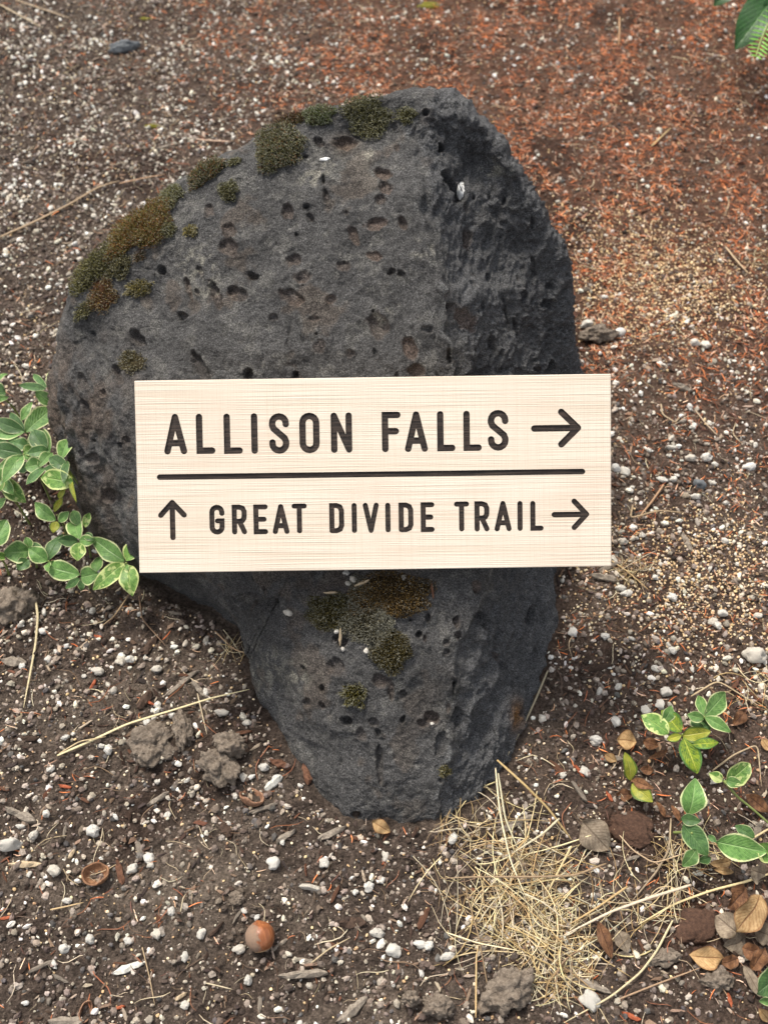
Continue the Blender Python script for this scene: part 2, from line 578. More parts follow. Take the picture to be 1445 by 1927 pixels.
# holes and hollows seen in the photograph: x, y, half width, half height, angle (deg, clockwise), depth mm, brown
PITS = [(722, 325, 18, 13, 10, 7, .9), (727, 352, 13, 11, 0, 5, .7), (716, 374, 9, 9, 0, 4, .5), (705, 420, 22, 11, -15, 4, .9), (664, 441, 8, 17, -22, 6, .8),
        (757, 417, 8, 14, -20, 5, .6), (700, 480, 18, 9, 15, 4, 1.), (645, 500, 14, 11, 0, 3, .5), (622, 562, 12, 10, 0, 3, .6), (568, 520, 20, 12, -15, 3, .5),
        (710, 611, 20, 26, -8, 5, .55), (770, 655, 13, 25, -25, 6, 1.), (782, 697, 17, 14, 0, 5, .9), (805, 622, 12, 8, 10, 3, .1), (735, 510, 8, 5, -30, 5, .3), (755, 514, 8, 5, 10, 5, .2),
        (543, 398, 13, 15, 0, 6, .5), (577, 389, 7, 5, 0, 5, 0), (433, 435, 16, 13, 30, 4, .6), (432, 468, 17, 16, 20, 7, .6), (548, 487, 16, 12, -30, 4, .5),
        (395, 398, 12, 14, 0, 4, .5), (356, 540, 5, 26, -18, 6, .7), (408, 555, 9, 32, -22, 9, .4), (450, 555, 22, 13, 20, 6, .4), (475, 518, 14, 7, 25, 5, .1), (550, 560, 24, 16, 15, 5, .6),
        (515, 598, 9, 7, 0, 3, .2), (343, 595, 13, 10, 30, 5, .1), (264, 638, 9, 18, -20, 8, .2), (304, 508, 8, 9, 0, 8, 0), (180, 628, 8, 5, 40, 4, 0), (375, 690, 12, 30, -25, 6, .2),
        (468, 705, 8, 13, 0, 8, .1), (555, 703, 5, 5, 0, 6, 0), (600, 265, 12, 9, 40, 6, .4), (651, 268, 22, 16, 0, 6, .7), (573, 297, 10, 5, -30, 5, .1), (615, 370, 6, 16, -5, 5, .3),
        (609, 340, 4, 12, 0, 4, .1), (577, 390, 6, 4, 0, 5, 0), (556, 440, 4, 4, 0, 4, 0), (755, 740, 5, 4, 0, 4, 0), (590, 600, 10, 6, 0, 2, .4), (660, 665, 10, 8, 0, 3, .4), (600, 650, 12, 14, 0, 2, .4),
        (850, 358, 10, 22, -30, 22, 0), (858, 372, 13, 12, 0, 18, 0), (833, 336, 9, 12, -35, 14, 0), (826, 282, 9, 11, 20, 9, .1), (802, 212, 8, 9, -40, 6, 0), (880, 449, 10, 20, -12, 7, .6), (868, 600, 14, 26, -25, 5, .8),
        (983, 558, 7, 14, 0, 7, 0), (1000, 420, 5, 12, 0, 6, 0), (1030, 572, 14, 12, 0, 9, 0), (1035, 540, 9, 7, 0, 7, 0), (948, 380, 5, 9, 0, 5, 0), (900, 575, 4, 10, 0, 5, 0), (968, 620, 5, 30, -6, 6, 0), (1030, 690, 6, 12, 0, 9, 0), (1005, 505, 6, 20, -10, 6, 0),
        (920, 520, 6, 10, 0, 4, 0), (950, 590, 5, 36, -8, 6, 0), (925, 650, 5, 24, -15, 6, 0), (842, 560, 6, 10, 0, 5, .3), (846, 670, 6, 18, -10, 6, .2),
        # below the sign
        (894, 1105, 8, 14, -10, 5, .8), (911, 1170, 8, 17, -10, 9, .1), (862, 1170, 7, 13, -10, 5, .4), (805, 1165, 6, 9, 0, 5, .1), (865, 1197, 9, 9, 20, 4, .4), (840, 1212, 8, 9, 0, 3, .3), (842, 1230, 7, 6, 0, 3, .2),
        (787, 1199, 7, 9, 10, 6, .1), (642, 1205, 16, 18, -10, 8, .2), (635, 1256, 20, 15, 35, 5, .3), (608, 1295, 7, 8, 0, 5, .1), (652, 1357, 11, 10, 20, 8, .1), (703, 1360, 9, 9, 30, 4, .2), (680, 1383, 9, 13, -35, 4, .3),
        (580, 1321, 9, 10, 0, 4, .2), (757, 1352, 6, 11, 10, 7, .1), (758, 1312, 9, 12, 0, 5, .2), (812, 1352, 12, 16, -25, 8, .7), (795, 1362, 11, 8, 15, 4, .4), (715, 1283, 20, 11, 10, 6, .5), (700, 1215, 6, 16, -15, 6, .5),
        (858, 1295, 7, 22, 8, 9, 0), (990, 1160, 8, 22, 12, 9, 0), (930, 1195, 6, 12, 10, 5, 0), (935, 1252, 4, 8, 0, 5, 0), (958, 1290, 5, 12, 0, 4, 0), (972, 1340, 4, 8, 0, 5, 0), (1000, 1230, 4, 12, 0, 5, 0), (862, 1350, 10, 22, 0, 5, 0),
        (470, 1130, 24, 14, 15, 6, .1), (508, 1135, 14, 10, 0, 5, .1), (672, 1532, 10, 8, 0, 6, .1), (715, 1435, 7, 36, -2, 5, .1), (830, 1400, 12, 26, 10, 4, 0), (735, 1300, 6, 22, -5, 4, .5),
        (165, 780, 7, 40, -15, 8, .3), (185, 860, 14, 12, 0, 6, .4), (215, 930, 18, 14, 10, 6, .3), (228, 705, 8, 18, -20, 6, .3), (160, 720, 8, 18, 0, 5, .3)]
fr = np.random.default_rng(21)
extra = []
for _ in range(80):                                     # smaller bubbles between them
    t0 = fr.uniform(-np.pi, np.pi); q0 = math.sqrt(fr.uniform(0, 1)) * .93
    R0 = float(rimR(t0))
    s0 = fr.uniform(2.2, 6.0)
    extra.append((RC[0] + q0 * R0 * math.cos(t0), RC[1] + q0 * R0 * math.sin(t0), s0, s0 * fr.uniform(.8, 2.2), fr.uniform(-35, 10), fr.uniform(2, 4.5), fr.uniform(0, .5)))
brown = np.zeros(len(RV)); dark = np.zeros(len(RV))
nfront = N * N
for (x0, y0, a, b, an, dep, br) in PITS + extra:
    near = np.where((np.abs(fx[:nfront] - x0) < 2 * max(a, b)) & (np.abs(fy[:nfront] - y0) < 2 * max(a, b)))[0]
    if len(near) == 0:
        continue
    ca, sa = math.cos(math.radians(an)), math.sin(math.radians(an))
    dx, dy = fx[near] - x0, fy[near] - y0
    p, q = (dx * ca + dy * sa) / a, (-dx * sa + dy * ca) / b
    d = np.hypot(p, q) + 0.34 * noise3(RV[near], 110, x0) + 0.22 * noise3(RV[near], 280, y0)
    dep = dep * (1.0 - .45 * br)
    wall = 1 - smooth(0.74, 1.0, d)
    disp[near] -= 0.001 * dep * 0.95 * wall * (1 - .25 * np.clip(d, 0, 1) ** 2)
    disp[near] += 0.0006 * np.exp(-((d - 1.12) / .12) ** 2)
    brown[near] = np.maximum(brown[near], br * (1 - smooth(0.75, 1.15, d)))
# cracks
CR = [[(737, 1180), (742, 1230), (748, 1290), (752, 1350)], [(610, 1550), (616, 1500), (640, 1440), (640, 1420)], [(690, 545), (720, 530), (745, 512), (790, 525), (812, 548)],
      [(815, 230), (820, 262), (812, 300), (845, 282), (868, 276)], [(880, 640), (905, 690), (920, 712)], [(755, 640), (735, 625), (690, 600)], [(556, 690), (540, 650), (548, 600), (530, 570)],
      [(905, 250), (930, 330), (915, 400)], [(560, 560), (555, 600), (575, 660)]]
for pl in CR:
    pl = np.array(pl, float)
    dd = np.full(nfront, 1e9)
    for a0, b0 in zip(pl[:-1], pl[1:]):
        ab = b0 - a0
        t = np.clip(((fx[:nfront] - a0[0]) * ab[0] + (fy[:nfront] - a0[1]) * ab[1]) / (ab @ ab), 0, 1)
        dd = np.minimum(dd, np.hypot(fx[:nfront] - a0[0] - t * ab[0], fy[:nfront] - a0[1] - t * ab[1]))
    m = dd < 40
    w = dd[m] + 7 * noise3(RV[:nfront][m], 120, 4.4) + 3
    disp[:nfront][m] -= 0.0022 * np.exp(-(w / 2.6) ** 2)
RV = RV + NR * disp[:, None]
# the stone stays behind the sign that leans on it
W_B = 0.356
TT, TB = W_B * F_PX / 896.2, W_B * F_PX / 887.2
px2, py2, tt2 = to_px(RV)
BTH = 0.017
bt = TT + (TB - TT) * np.clip((py2 - 710) / 362, -1, 2)
inb = (px2 > 225) & (px2 < 1180) & (py2 > 660) & (py2 < 1100)
lim = bt + BTH + 0.0006
fade = np.minimum(smooth(660, 700, py2), 1 - smooth(1076, 1100, py2)) * smooth(225, 250, px2)
push = np.where(inb, np.maximum(lim - tt2, 0) * fade, 0)
RV = RV + (RV - CAM) / tt2[:, None] * push[:, None]
# colour of the stone; right face and crest line carry painted light
base = np.array(lin(89, 88, 87)) * 1.0
C = np.tile(base, (len(RV), 1))
v1 = fbm(RV, 9, 3, .5, 30.)
v2 = fbm(RV, 26, 3, .55, 41.)
C *= (1 + 0.10 * v1 + 0.14 * v2)[:, None]
def blend(C, w, c):
    return C + (np.asarray(c) - C) * np.clip(w, 0, 1)[:, None]
C = blend(C, side * 0.7, np.array(lin(97, 98, 100)))  # right-hand face painted lighter to offset the shade it lies in
pale = smooth(.22, .6, fbm(RV, 55, 4, .7, 77.)) * .45 * (1 - .7 * side)
C = blend(C, pale, lin(128, 126, 120))
tan = smooth(.30, .6, fbm(RV, 20, 4, .6, 91.)) * smooth(900, 700, fx) * .35
C = blend(C, tan, lin(112, 96, 80))
edge = np.exp(-((S_side + 4) / 7) ** 2) * smooth(-.2, .4, fbm(RV, 70, 2, .5, 12.)) * (fy > 180)  # painted highlight: broken pale line along the crest
C = blend(C, edge * .7, lin(140, 140, 138))
C = blend(C, left_low * smooth(-.3, .4, v2) * .75, lin(104, 88, 74))
C = blend(C, smooth(1440, 1540, fy) * smooth(640, 560, fx) * .5, lin(100, 94, 78))
C = blend(C, np.exp(-((fx - 962) / 11) ** 2 - ((fy - 1345) / 26) ** 2) * .9, lin(140, 98, 48))
C = blend(C, np.exp(-((fx - 700) / 60) ** 2 - ((fy - 1110) / 30) ** 2) * .5, lin(96, 74, 62))
C = blend(C, np.exp(-((fx - 650) / 26) ** 2 - ((fy - 272) / 20) ** 2) * .6, lin(108, 92, 74))
C = blend(C, brown * .75, np.array(lin(116, 98, 86)))
for (a0, b0, r0) in ((500, 1255, 40), (470, 1290, 26), (560, 1270, 26), (720, 590, 20), (375, 500, 34), (395, 545, 20), (700, 300, 18), (618, 300, 20), (930, 322, 22), (590, 330, 26), (800, 470, 22)):
    C = blend(C, np.exp(-((fx - a0) ** 2 + (fy - b0) ** 2) / r0 ** 2) * smooth(-.1, .5, fbm(RV, 120, 3, .6, a0)) * .8, lin(168, 164, 150))
boulder = place('boulder', RV, RT, M_rock, 'dark grey pitted basalt boulder with moss tufts, the wooden sign leaning on it', 'boulder', col=C)
bpy.context.view_layer.update()

def hit(px, py, want_t=False):
    """point and normal of the stone under a photo pixel"""
    d = Vector(ray(px, py)).normalized()
    ok, loc, nor, _ = boulder.ray_cast(Vector(CAM) - boulder.location, d)
    if not ok:
        return None
    return np.array(loc + boulder.location), np.array(nor)

# footprint of the stone on the soil
FG = 0.004
fgx = ((RV[:, 0] + 1) / FG).astype(int); fgy = ((RV[:, 1] + 1) / FG).astype(int)
foot = np.zeros((750, 750), bool)
foot[np.clip(fgx, 0, 749), np.clip(fgy, 0, 749)] = True
hcap = np.full((750, 750), 9.0)
np.minimum.at(hcap, (np.clip(fgx, 0, 749), np.clip(fgy, 0, 749)), RV[:, 2])
def under_rock(x, y):
    return foot[np.clip(((x + 1) / FG).astype(int), 0, 749), np.clip(((y + 1) / FG).astype(int), 0, 749)]

# ------------------------------------------------------------------ ground
def axis(lo, hi, step, far):
    a = list(np.arange(lo, hi + 1e-9, step))
    s, x = step, a[-1]
    while x < far:
        s *= 1.35; x += s; a.append(x)
    s, x = step, a[0]
    b = []
    while x > -far:
        s *= 1.35; x -= s; b.append(x)
    return np.array(b[::-1] + a)
ax = axis(-0.66, 0.66, 0.0030, 60)
ay = axis(0.02, 1.62, 0.0030, 60)

def ground_h(x, y):
    P = np.stack([x, y, np.zeros_like(x)], -1)
    near = np.exp(-((x) ** 2 + (y - .6) ** 2) / 2.5) * smooth(3.0, 1.2, np.hypot(x, y - .8))
    h = 0.006 * fbm(P, 4.5, 2, .5, 1.0) + 0.0035 * fbm(P, 22, 2, .5, 2.0) * near
    cl = fbm(P, 75, 3, .6, 5.0)
    px, py, _ = to_px(np.stack([x, y, h], -1))
    soil = smooth(900, 600, px) * smooth(1000, 1250, py) + .4 * smooth(1250, 1500, py)
    h = h + near * (0.0022 * cl + 0.0026 * np.maximum(cl, 0) * np.clip(soil, 0, 1))
    # mound of crumbled soil by the lower left of the stone, hollow under its left flank
    h = h + 0.010 * np.exp(-((px - 400) / 130) ** 2 - ((py - 1400) / 90) ** 2) + 0.008 * np.exp(-((px - 350) / 90) ** 2 - ((py - 1680) / 110) ** 2)
    h = h - 0.012 * np.exp(-((px - 90) / 110) ** 2 - ((py - 960) / 90) ** 2)
    return h

def zones(px, py):
    """how much orange needle litter, white grain and tan grain lies at a spot"""
    right = 1 / (1 + np.exp(-(px - 560 + (250 - py) * 0.45) / 120))
    orange = right * (1 - .74 * smooth(480, 950, py)) + .035
    orange = np.where(px < 600, np.minimum(orange, .5), orange)
    white = 1.0 - .86 * right * (1 - smooth(450, 900, py)) 
    white = white * (1 - .45 * smooth(1250, 1400, py) * smooth(1050, 1200, px))
    tan = 1.0 * np.exp(-((px - 1250) / 150) ** 2 - ((py - 545) / 85) ** 2) + .75 * np.exp(-((px - 1330) / 190) ** 2 - ((py - 1090) / 120) ** 2) + .35 * np.exp(-((px - 1150) / 120) ** 2 - ((py - 440) / 60) ** 2)
    return orange, white, tan

GXg, GYg = np.meshgrid(ax, ay, indexing='ij')
gxf, gyf = GXg.ravel(), GYg.ravel()
gz = ground_h(gxf, gyf)
GZ = gz.reshape(GXg.shape)
GV = np.stack([gxf, gyf, gz], -1)
nx, ny = GXg.shape
gi = np.arange(nx * ny).reshape(nx, ny)
GT = np.stack([gi[:-1, :-1], gi[1:, :-1], gi[1:, 1:], gi[:-1, 1:]], -1).reshape(-1, 4)
gpx, gpy, gt_ = to_px(GV)
vis = (gt_ > .2)
gpx = np.where(vis, gpx, 700); gpy = np.where(vis, gpy, 1500)
o1, w1, t1 = zones(np.clip(gpx, -300, 1800), np.clip(gpy, -200, 2200))
cb = np.array(lin(90, 79, 71))
GC = np.tile(cb, (len(GV), 1))
nearc = smooth(2.2, 1.1, np.hypot(GV[:, 0], GV[:, 1] - .8))
GC = blend(GC, (o1 * nearc + .5 * (1 - nearc)) * .6, lin(116, 82, 64))
dry = smooth(.0, .5, fbm(GV, 13, 3, .5, 60.)) * .5 + .9 * np.exp(-((gpx - 370) / 110) ** 2 - ((gpy - 1680) / 120) ** 2) + .7 * np.exp(-((gpx - 300) / 130) ** 2 - ((gpy - 1390) / 80) ** 2)
GC = blend(GC, dry * .8 * (1 - o1) * nearc, lin(122, 110, 98))
GC = blend(GC, nearc * smooth(.25, .6, fbm(GV, 8, 3, .5, 33.)) * .6, lin(60, 46, 40))
for a0, b0, ra, rb in ((1185, 1560, 60, 45), (1300, 1740, 60, 50)):
    GC = blend(GC, np.exp(-((gpx - a0) / ra) ** 2 - ((gpy - b0) / rb) ** 2) * .9, lin(70, 44, 32))
ground = link('ground', mesh_np('ground', GV, GT, GC), M_soil, kind='structure')

def gh(x, y):
    i = np.clip(np.searchsorted(ax, x) - 1, 0, nx - 2); j = np.clip(np.searchsorted(ay, y) - 1, 0, ny - 2)
    u = (x - ax[i]) / (ax[i + 1] - ax[i]); v = (y - ay[j]) / (ay[j + 1] - ay[j])
    return (1 - u) * (1 - v) * GZ[i, j] + u * (1 - v) * GZ[i + 1, j] + (1 - u) * v * GZ[i, j + 1] + u * v * GZ[i + 1, j + 1]

def on_ground(px, py, lift=0.0):
    P = at_h(px, py, 0.0)
    for _ in range(4):
        z = gh(np.atleast_1d(P[..., 0]), np.atleast_1d(P[..., 1]))
        P = at_h(px, py, (z if np.ndim(px) else z[0]) + lift)
    return P

# ------------------------------------------------------------------ the wooden sign
def frame_of_board():
    TL = at_t(253, 717, TT); TR = at_t(1149, 703, TT); BL = at_t(263, 1078, TB); BR = at_t(1150, 1066, TB)
    c = (TL + TR + BL + BR) / 4
    x = (TR - TL) + (BR - BL); x /= np.linalg.norm(x)
    y = (TL + TR - BL - BR) / 2; hgt = np.linalg.norm(y)
    y = y - x * (x @ y); y /= np.linalg.norm(y)
    z = np.cross(x, y)
    w = (np.linalg.norm(TR - TL) + np.linalg.norm(BR - BL)) / 2
    return c, x, y, z, w, hgt
BC, BX, BY, BZ, BW, BH = frame_of_board()
def on_board(px, py):
    r = ray(px, py)
    t = ((BC - CAM) @ BZ) / (r @ BZ)
    P = CAM + r * t - BC
    return float(P @ BX), float(P @ BY)

def mk_wood():
    m = NT('pale_sawn_wood')
    v = m.coord('Object')
    grain = m.noise(m.coord('Object', (9, 1350, 40)), 1.0, 1, 0.4, 0.15)
    saw = m.noise(m.coord('Object', (1150, 14, 9)), 1.0, 1, 0.4, 0.1)
    band = m.noise(m.coord('Object', (2.2, 46, 9)), 1.0, 3, 0.55, 0.5)
    wide = m.noise(m.coord('Object', (5, 230, 9)), 1.0, 2, 0.5, 0.3)
    blot = m.noise(m.coord('Object', (9, 16, 9)), 1.0, 2)
    c = m.mix(m.ramp(band, [(0.35, 0.0), (0.65, 1.0)]), (0.745, 0.645, 0.52), (0.785, 0.705, 0.59))
    c = m.mix(m.ramp(blot, [(0.50, 0.0), (0.75, 0.55)]), c, (0.735, 0.575, 0.46))
    c = m.mix(m.ramp(wide, [(0.50, 0.0), (0.72, 0.10)]), c, (0.60, 0.46, 0.33))
    c = m.mix(m.ramp(grain, [(0.42, 0.0), (0.66, 0.40)]), c, (0.50, 0.385, 0.27))
    c = m.mix(m.ramp(saw, [(0.46, 0.0), (0.70, 0.20)]), c, (0.58, 0.46, 0.33))
    h = m.math('ADD', m.math('MULTIPLY', grain, -1.0), m.math('MULTIPLY', saw, -0.6))
    b = m.bump(h, 0.0005, 0.7)
    return m.done(c, 0.75, b, 0.25)
M_wood = mk_wood()
def mk_burn(name, c1, c2):
    m = NT(name)
    grain = m.noise(m.coord('Object', (30, 640, 40)), 1.0, 3, 0.6, 0.2)
    saw = m.noise(m.coord('Object', (560, 25, 9)), 1.0, 2)
    c = m.mix(m.ramp(grain, [(0.4, 0.0), (0.68, 1.0)]), c1, c2)
    c = m.mix(m.ramp(saw, [(0.55, 0.0), (0.72, 0.5)]), c, c2)
    b = m.bump(m.math('ADD', grain, saw), 0.0006, 0.9)
    return m.done(c, 0.65, b, 0.3)
M_burn = mk_burn('dark_stained_groove', (0.016, 0.012, 0.010), (0.062, 0.044, 0.034))
M_wall = mk_burn('groove_wall', (0.030, 0.022, 0.017), (0.09, 0.065, 0.045))

def arc(cx, cy, rx, ry, a0, a1, n=8):
    return [(cx + rx * math.cos(math.radians(a0 + (a1 - a0) * k / n)), cy + ry * math.sin(math.radians(a0 + (a1 - a0) * k / n))) for k in range(n + 1)]
def glyph(ch, asp):
    """strokes in a unit box; asp = width / height, so bends stay round"""
    q = 0.5 * asp
    if ch == 'A': return [[(0, 0), (.5, 1)], [(.5, 1), (1, 0)], [(.14, .235), (.86, .235)]]
    if ch == 'L': return [[(0, 1), (0, 0), (1, 0)]]
    if ch == 'I': return [[(.5, 1), (.5, 0)]]
    if ch == 'F': return [[(1, 1), (0, 1), (0, 0)], [(0, .52), (.86, .52)]]
    if ch == 'E': return [[(1, 1), (0, 1), (0, 0), (1, 0)], [(0, .5), (.86, .5)]]
    if ch == 'T': return [[(0, 1), (1, 1)], [(.5, 1), (.5, 0)]]
    if ch == 'V': return [[(0, 1), (.5, 0)], [(.5, 0), (1, 1)]]
    if ch == 'N': return [[(0, 0), (0, 1)], [(0, 1), (1, 0)], [(1, 0), (1, 1)]]
    if ch == 'O': return [[(0, .5)] + arc(.5, 1 - q, .5, q, 180, 0) + [(1, .5)], [(1, .5)] + arc(.5, q, .5, q, 0, -180) + [(0, .5)]]
    if ch == 'D': return [[(0, 0), (0, 1), (.5, 1), (.85, .94), (1, .80), (1, .5)], [(1, .5), (1, .20), (.85, .06), (.5, 0), (0, 0)]]
    if ch == 'R': return [[(0, 0), (0, 1), (.5, 1), (.85, .95), (1, .82), (1, .66)], [(1, .66), (.97, .55), (.82, .46), (.5, .43), (0, .43)], [(.5, .43), (1, 0)]]
    if ch == 'S': return [[(1, .77)] + arc(.5, 1 - q, .5, q, 0, 180) + [(0, .74), (.10, .64), (.5, .5)], [(.5, .5), (.90, .36), (1, .26)] + arc(.5, q, .5, q, 0, -180) + [(0, .24)]]
    if ch == 'G': return [[(1, .75)] + arc(.5, 1 - q, .5, q, 0, 180) + [(0, .5)], [(0, .5)] + arc(.5, q, .5, q, 180, 360) + [(1, .45), (.55, .45)]]
    if ch == '>': return [[(0, .5), (1, .5)], [(.62, 1), (1, .5)], [(1, .5), (.62, 0)]]
    if ch == '^': return [[(.5, 0), (.5, 1)], [(0, .64), (.5, 1)], [(.5, 1), (1, .64)]]

def stroke_poly(pts, r, ncap=8):
    """outline of a round-ended stroke"""
    p = np.array(pts, float)
    d = np.diff(p, axis=0); d /= np.linalg.norm(d, axis=1, keepdims=True)
    nrm = np.stack([-d[:, 1], d[:, 0]], -1)
    L, Rr = [], []
    for i in range(len(p)):
        if i == 0: m, s = nrm[0], 1
        elif i == len(p) - 1: m, s = nrm[-1], 1
        else:
            m = nrm[i - 1] + nrm[i]; m /= np.linalg.norm(m)
            s = 1 / max(m @ nrm[i], .4)
        L.append(p[i] + m * r * s); Rr.append(p[i] - m * r * s)
    a1 = math.atan2(nrm[-1][1], nrm[-1][0])
    cap1 = [p[-1] + r * np.array([math.cos(a1 - math.pi * k / ncap), math.sin(a1 - math.pi * k / ncap)]) for k in range(1, ncap)]
    a0 = math.atan2(-nrm[0][1], -nrm[0][0])
    cap0 = [p[0] + r * np.array([math.cos(a0 - math.pi * k / ncap), math.sin(a0 - math.pi * k / ncap)]) for k in range(1, ncap)]
    return np.array(L + cap1 + Rr[::-1] + cap0)

GL = [('A', 308.8, 352, 779, 855, 12.2), ('L', 369.5, 405, 778.7, 854, 12.2), ('L', 421.4, 456.6, 778.4, 854, 12.2), ('I', 472.9, 485.1, 777.7, 854, 12.2), ('S', 506.7, 544.3, 777.7, 853.8, 12.2),
      ('O', 563.5, 601.4, 776.7, 852.8, 12.2), ('N', 622.7, 662.5, 776.4, 852, 12.0), ('F', 718.5, 754, 774.9, 850.7, 12.2), ('A', 761.5, 804.7, 774.2, 850.4, 12.2),
      ('L', 822.3, 856.4, 773.6, 849, 12.2), ('L', 871.7, 905.9, 773, 848.4, 12.2), ('S', 917.6, 956.3, 771.6, 848, 12.2), ('>', 998.9, 1092.9, 769.4, 842.2, 12.4),
      ('^', 298.1, 352.3, 940.5, 1016.9, 10.2), ('G', 394.5, 423, 949.8, 1006.2, 9.7), ('R', 436.6, 464.9, 949.4, 1005.9, 9.7), ('E', 477.2, 504.4, 949, 1005.6, 9.7), ('A', 513, 544.6, 948.4, 1005.2, 9.7),
      ('T', 549.3, 577.8, 947.4, 1004, 9.7), ('D', 619.7, 647.6, 946.4, 1003.6, 9.7), ('I', 661.9, 671.5, 946.4, 1003.2, 9.7), ('V', 682.8, 713, 946, 1003, 9.7), ('I', 725, 734.8, 946, 1002, 9.7),
      ('D', 750, 777.7, 945.6, 1001.6, 9.7), ('E', 791.4, 817.4, 945, 1001.3, 9.7), ('T', 854.2, 882.5, 943.7, 1000.3, 9.7), ('R', 892.5, 920.5, 943, 1000.3, 9.7), ('A', 930, 962.2, 942.7, 1000, 9.7),
      ('I', 973.2, 983, 942.7, 999.3, 9.7), ('L', 997.3, 1022.3, 942.4, 999, 9.7), ('>', 1037.3, 1108.2, 938.2, 998, 10.2)]
MPP = BW / 891.5
def board_strokes():
    out = []
    for ch, x0, x1, y0, y1, sw in GL:
        cx, cy = on_board((x0 + x1) / 2, (y0 + y1) / 2)
        hw, hh = (x1 - x0 - sw) / 2 * MPP, (y1 - y0 - sw) / 2 * MPP
        st = []
        for pl in glyph(ch, max(hw, 1e-6) / hh):
            st.append([(cx + (2 * a - 1) * hw, cy + (2 * b - 1) * hh) for a, b in pl])
        out.append((ch, st, sw / 2 * MPP))
    out.append(('-', [[on_board(301, 898), on_board(1095.4, 887.4)]], 5.3 * MPP))
    return out
STROKES = board_strokes()
GD = 0.0021

def prism(bm, poly, z0, z1, inset=0.0):
    c = poly.mean(0)
    nn = np.roll(poly, -1, 0) - np.roll(poly, 1, 0)
    nn = np.stack([nn[:, 1], -nn[:, 0]], -1); nn /= np.linalg.norm(nn, axis=1, keepdims=True) + 1e-12
    area = 0.5 * np.sum(poly[:, 0] * np.roll(poly[:, 1], -1) - poly[:, 1] * np.roll(poly[:, 0], -1))
    if area < 0:
        nn = -nn
    low = poly - nn * inset
    a = [bm.verts.new((p[0], p[1], z1)) for p in poly]
    b = [bm.verts.new((p[0], p[1], z0)) for p in low]
    k = len(poly)
    if area < 0:
        a, b = a[::-1], b[::-1]
    bm.faces.new(a); bm.faces.new(b[::-1])
    for i in range(k):
        j = (i + 1) % k
        bm.faces.new((a[i], b[i], b[j], a[j]))

def build_board():
    bm = bmesh.new()
    bmesh.ops.create_cube(bm, size=1)
    bmesh.ops.scale(bm, vec=(BW, BH, BTH), verts=bm.verts)
    bmesh.ops.translate(bm, vec=(0, 0, -BTH / 2), verts=bm.verts)
    bmesh.ops.bevel(bm, geom=list(bm.edges), offset=0.0006, segments=2, affect='EDGES', profile=.5)
    me = bpy.data.meshes.new('board'); bm.to_mesh(me); bm.free()
    me.materials.append(M_wood); me.materials.append(M_wall)
    tmp = bpy.data.objects.new('tmp_board', me); COL.objects.link(tmp)
    bm = bmesh.new()
    e = 0
    for ch, st, r in STROKES:
        for pl in st:
            e += 1
            prism(bm, stroke_poly(pl, r), -GD - 0.00002 * (e % 5), 0.002 + 0.00003 * (e % 5), 0.0)
    cm = bpy.data.meshes.new('cutter'); bm.to_mesh(cm); bm.free()
    cm.materials.append(M_wall)
    cut = bpy.data.objects.new('tmp_cutter', cm); COL.objects.link(cut)
    mod = tmp.modifiers.new('b', 'BOOLEAN'); mod.operation = 'DIFFERENCE'; mod.object = cut; mod.solver = 'EXACT'; mod.use_self = True
    mod.material_mode = 'TRANSFER'
    dg = bpy.context.evaluated_depsgraph_get()
    res = bpy.data.meshes.new_from_object(tmp.evaluated_get(dg))
    bpy.data.objects.remove(tmp); bpy.data.objects.remove(cut)
    return res
mB = Matrix(((BX[0], BY[0], BZ[0], BC[0]), (BX[1], BY[1], BZ[1], BC[1]), (BX[2], BY[2], BZ[2], BC[2]), (0, 0, 0, 1)))
sign = thing('wooden_sign', 'pale wooden sign board with carved dark letters, leaning on the boulder', 'sign')
sign.matrix_world = mB
bme = build_board()
bme.name = 'board'
board = link('board', bme, None, sign)
for ch, st, r in STROKES:
    bm = bmesh.new()
    for k, pl in enumerate(st):
        prism(bm, stroke_poly(pl, r - 0.00012), -GD - 0.0006, -GD + 0.0010 + 0.00006 * k)
    me = bpy.data.meshes.new('letter'); bm.to_mesh(me); bm.free()
    nm = {'>': 'arrow', '^': 'arrow', '-': 'divider_line'}.get(ch, 'letter')
    link(nm, me, M_burn, sign)

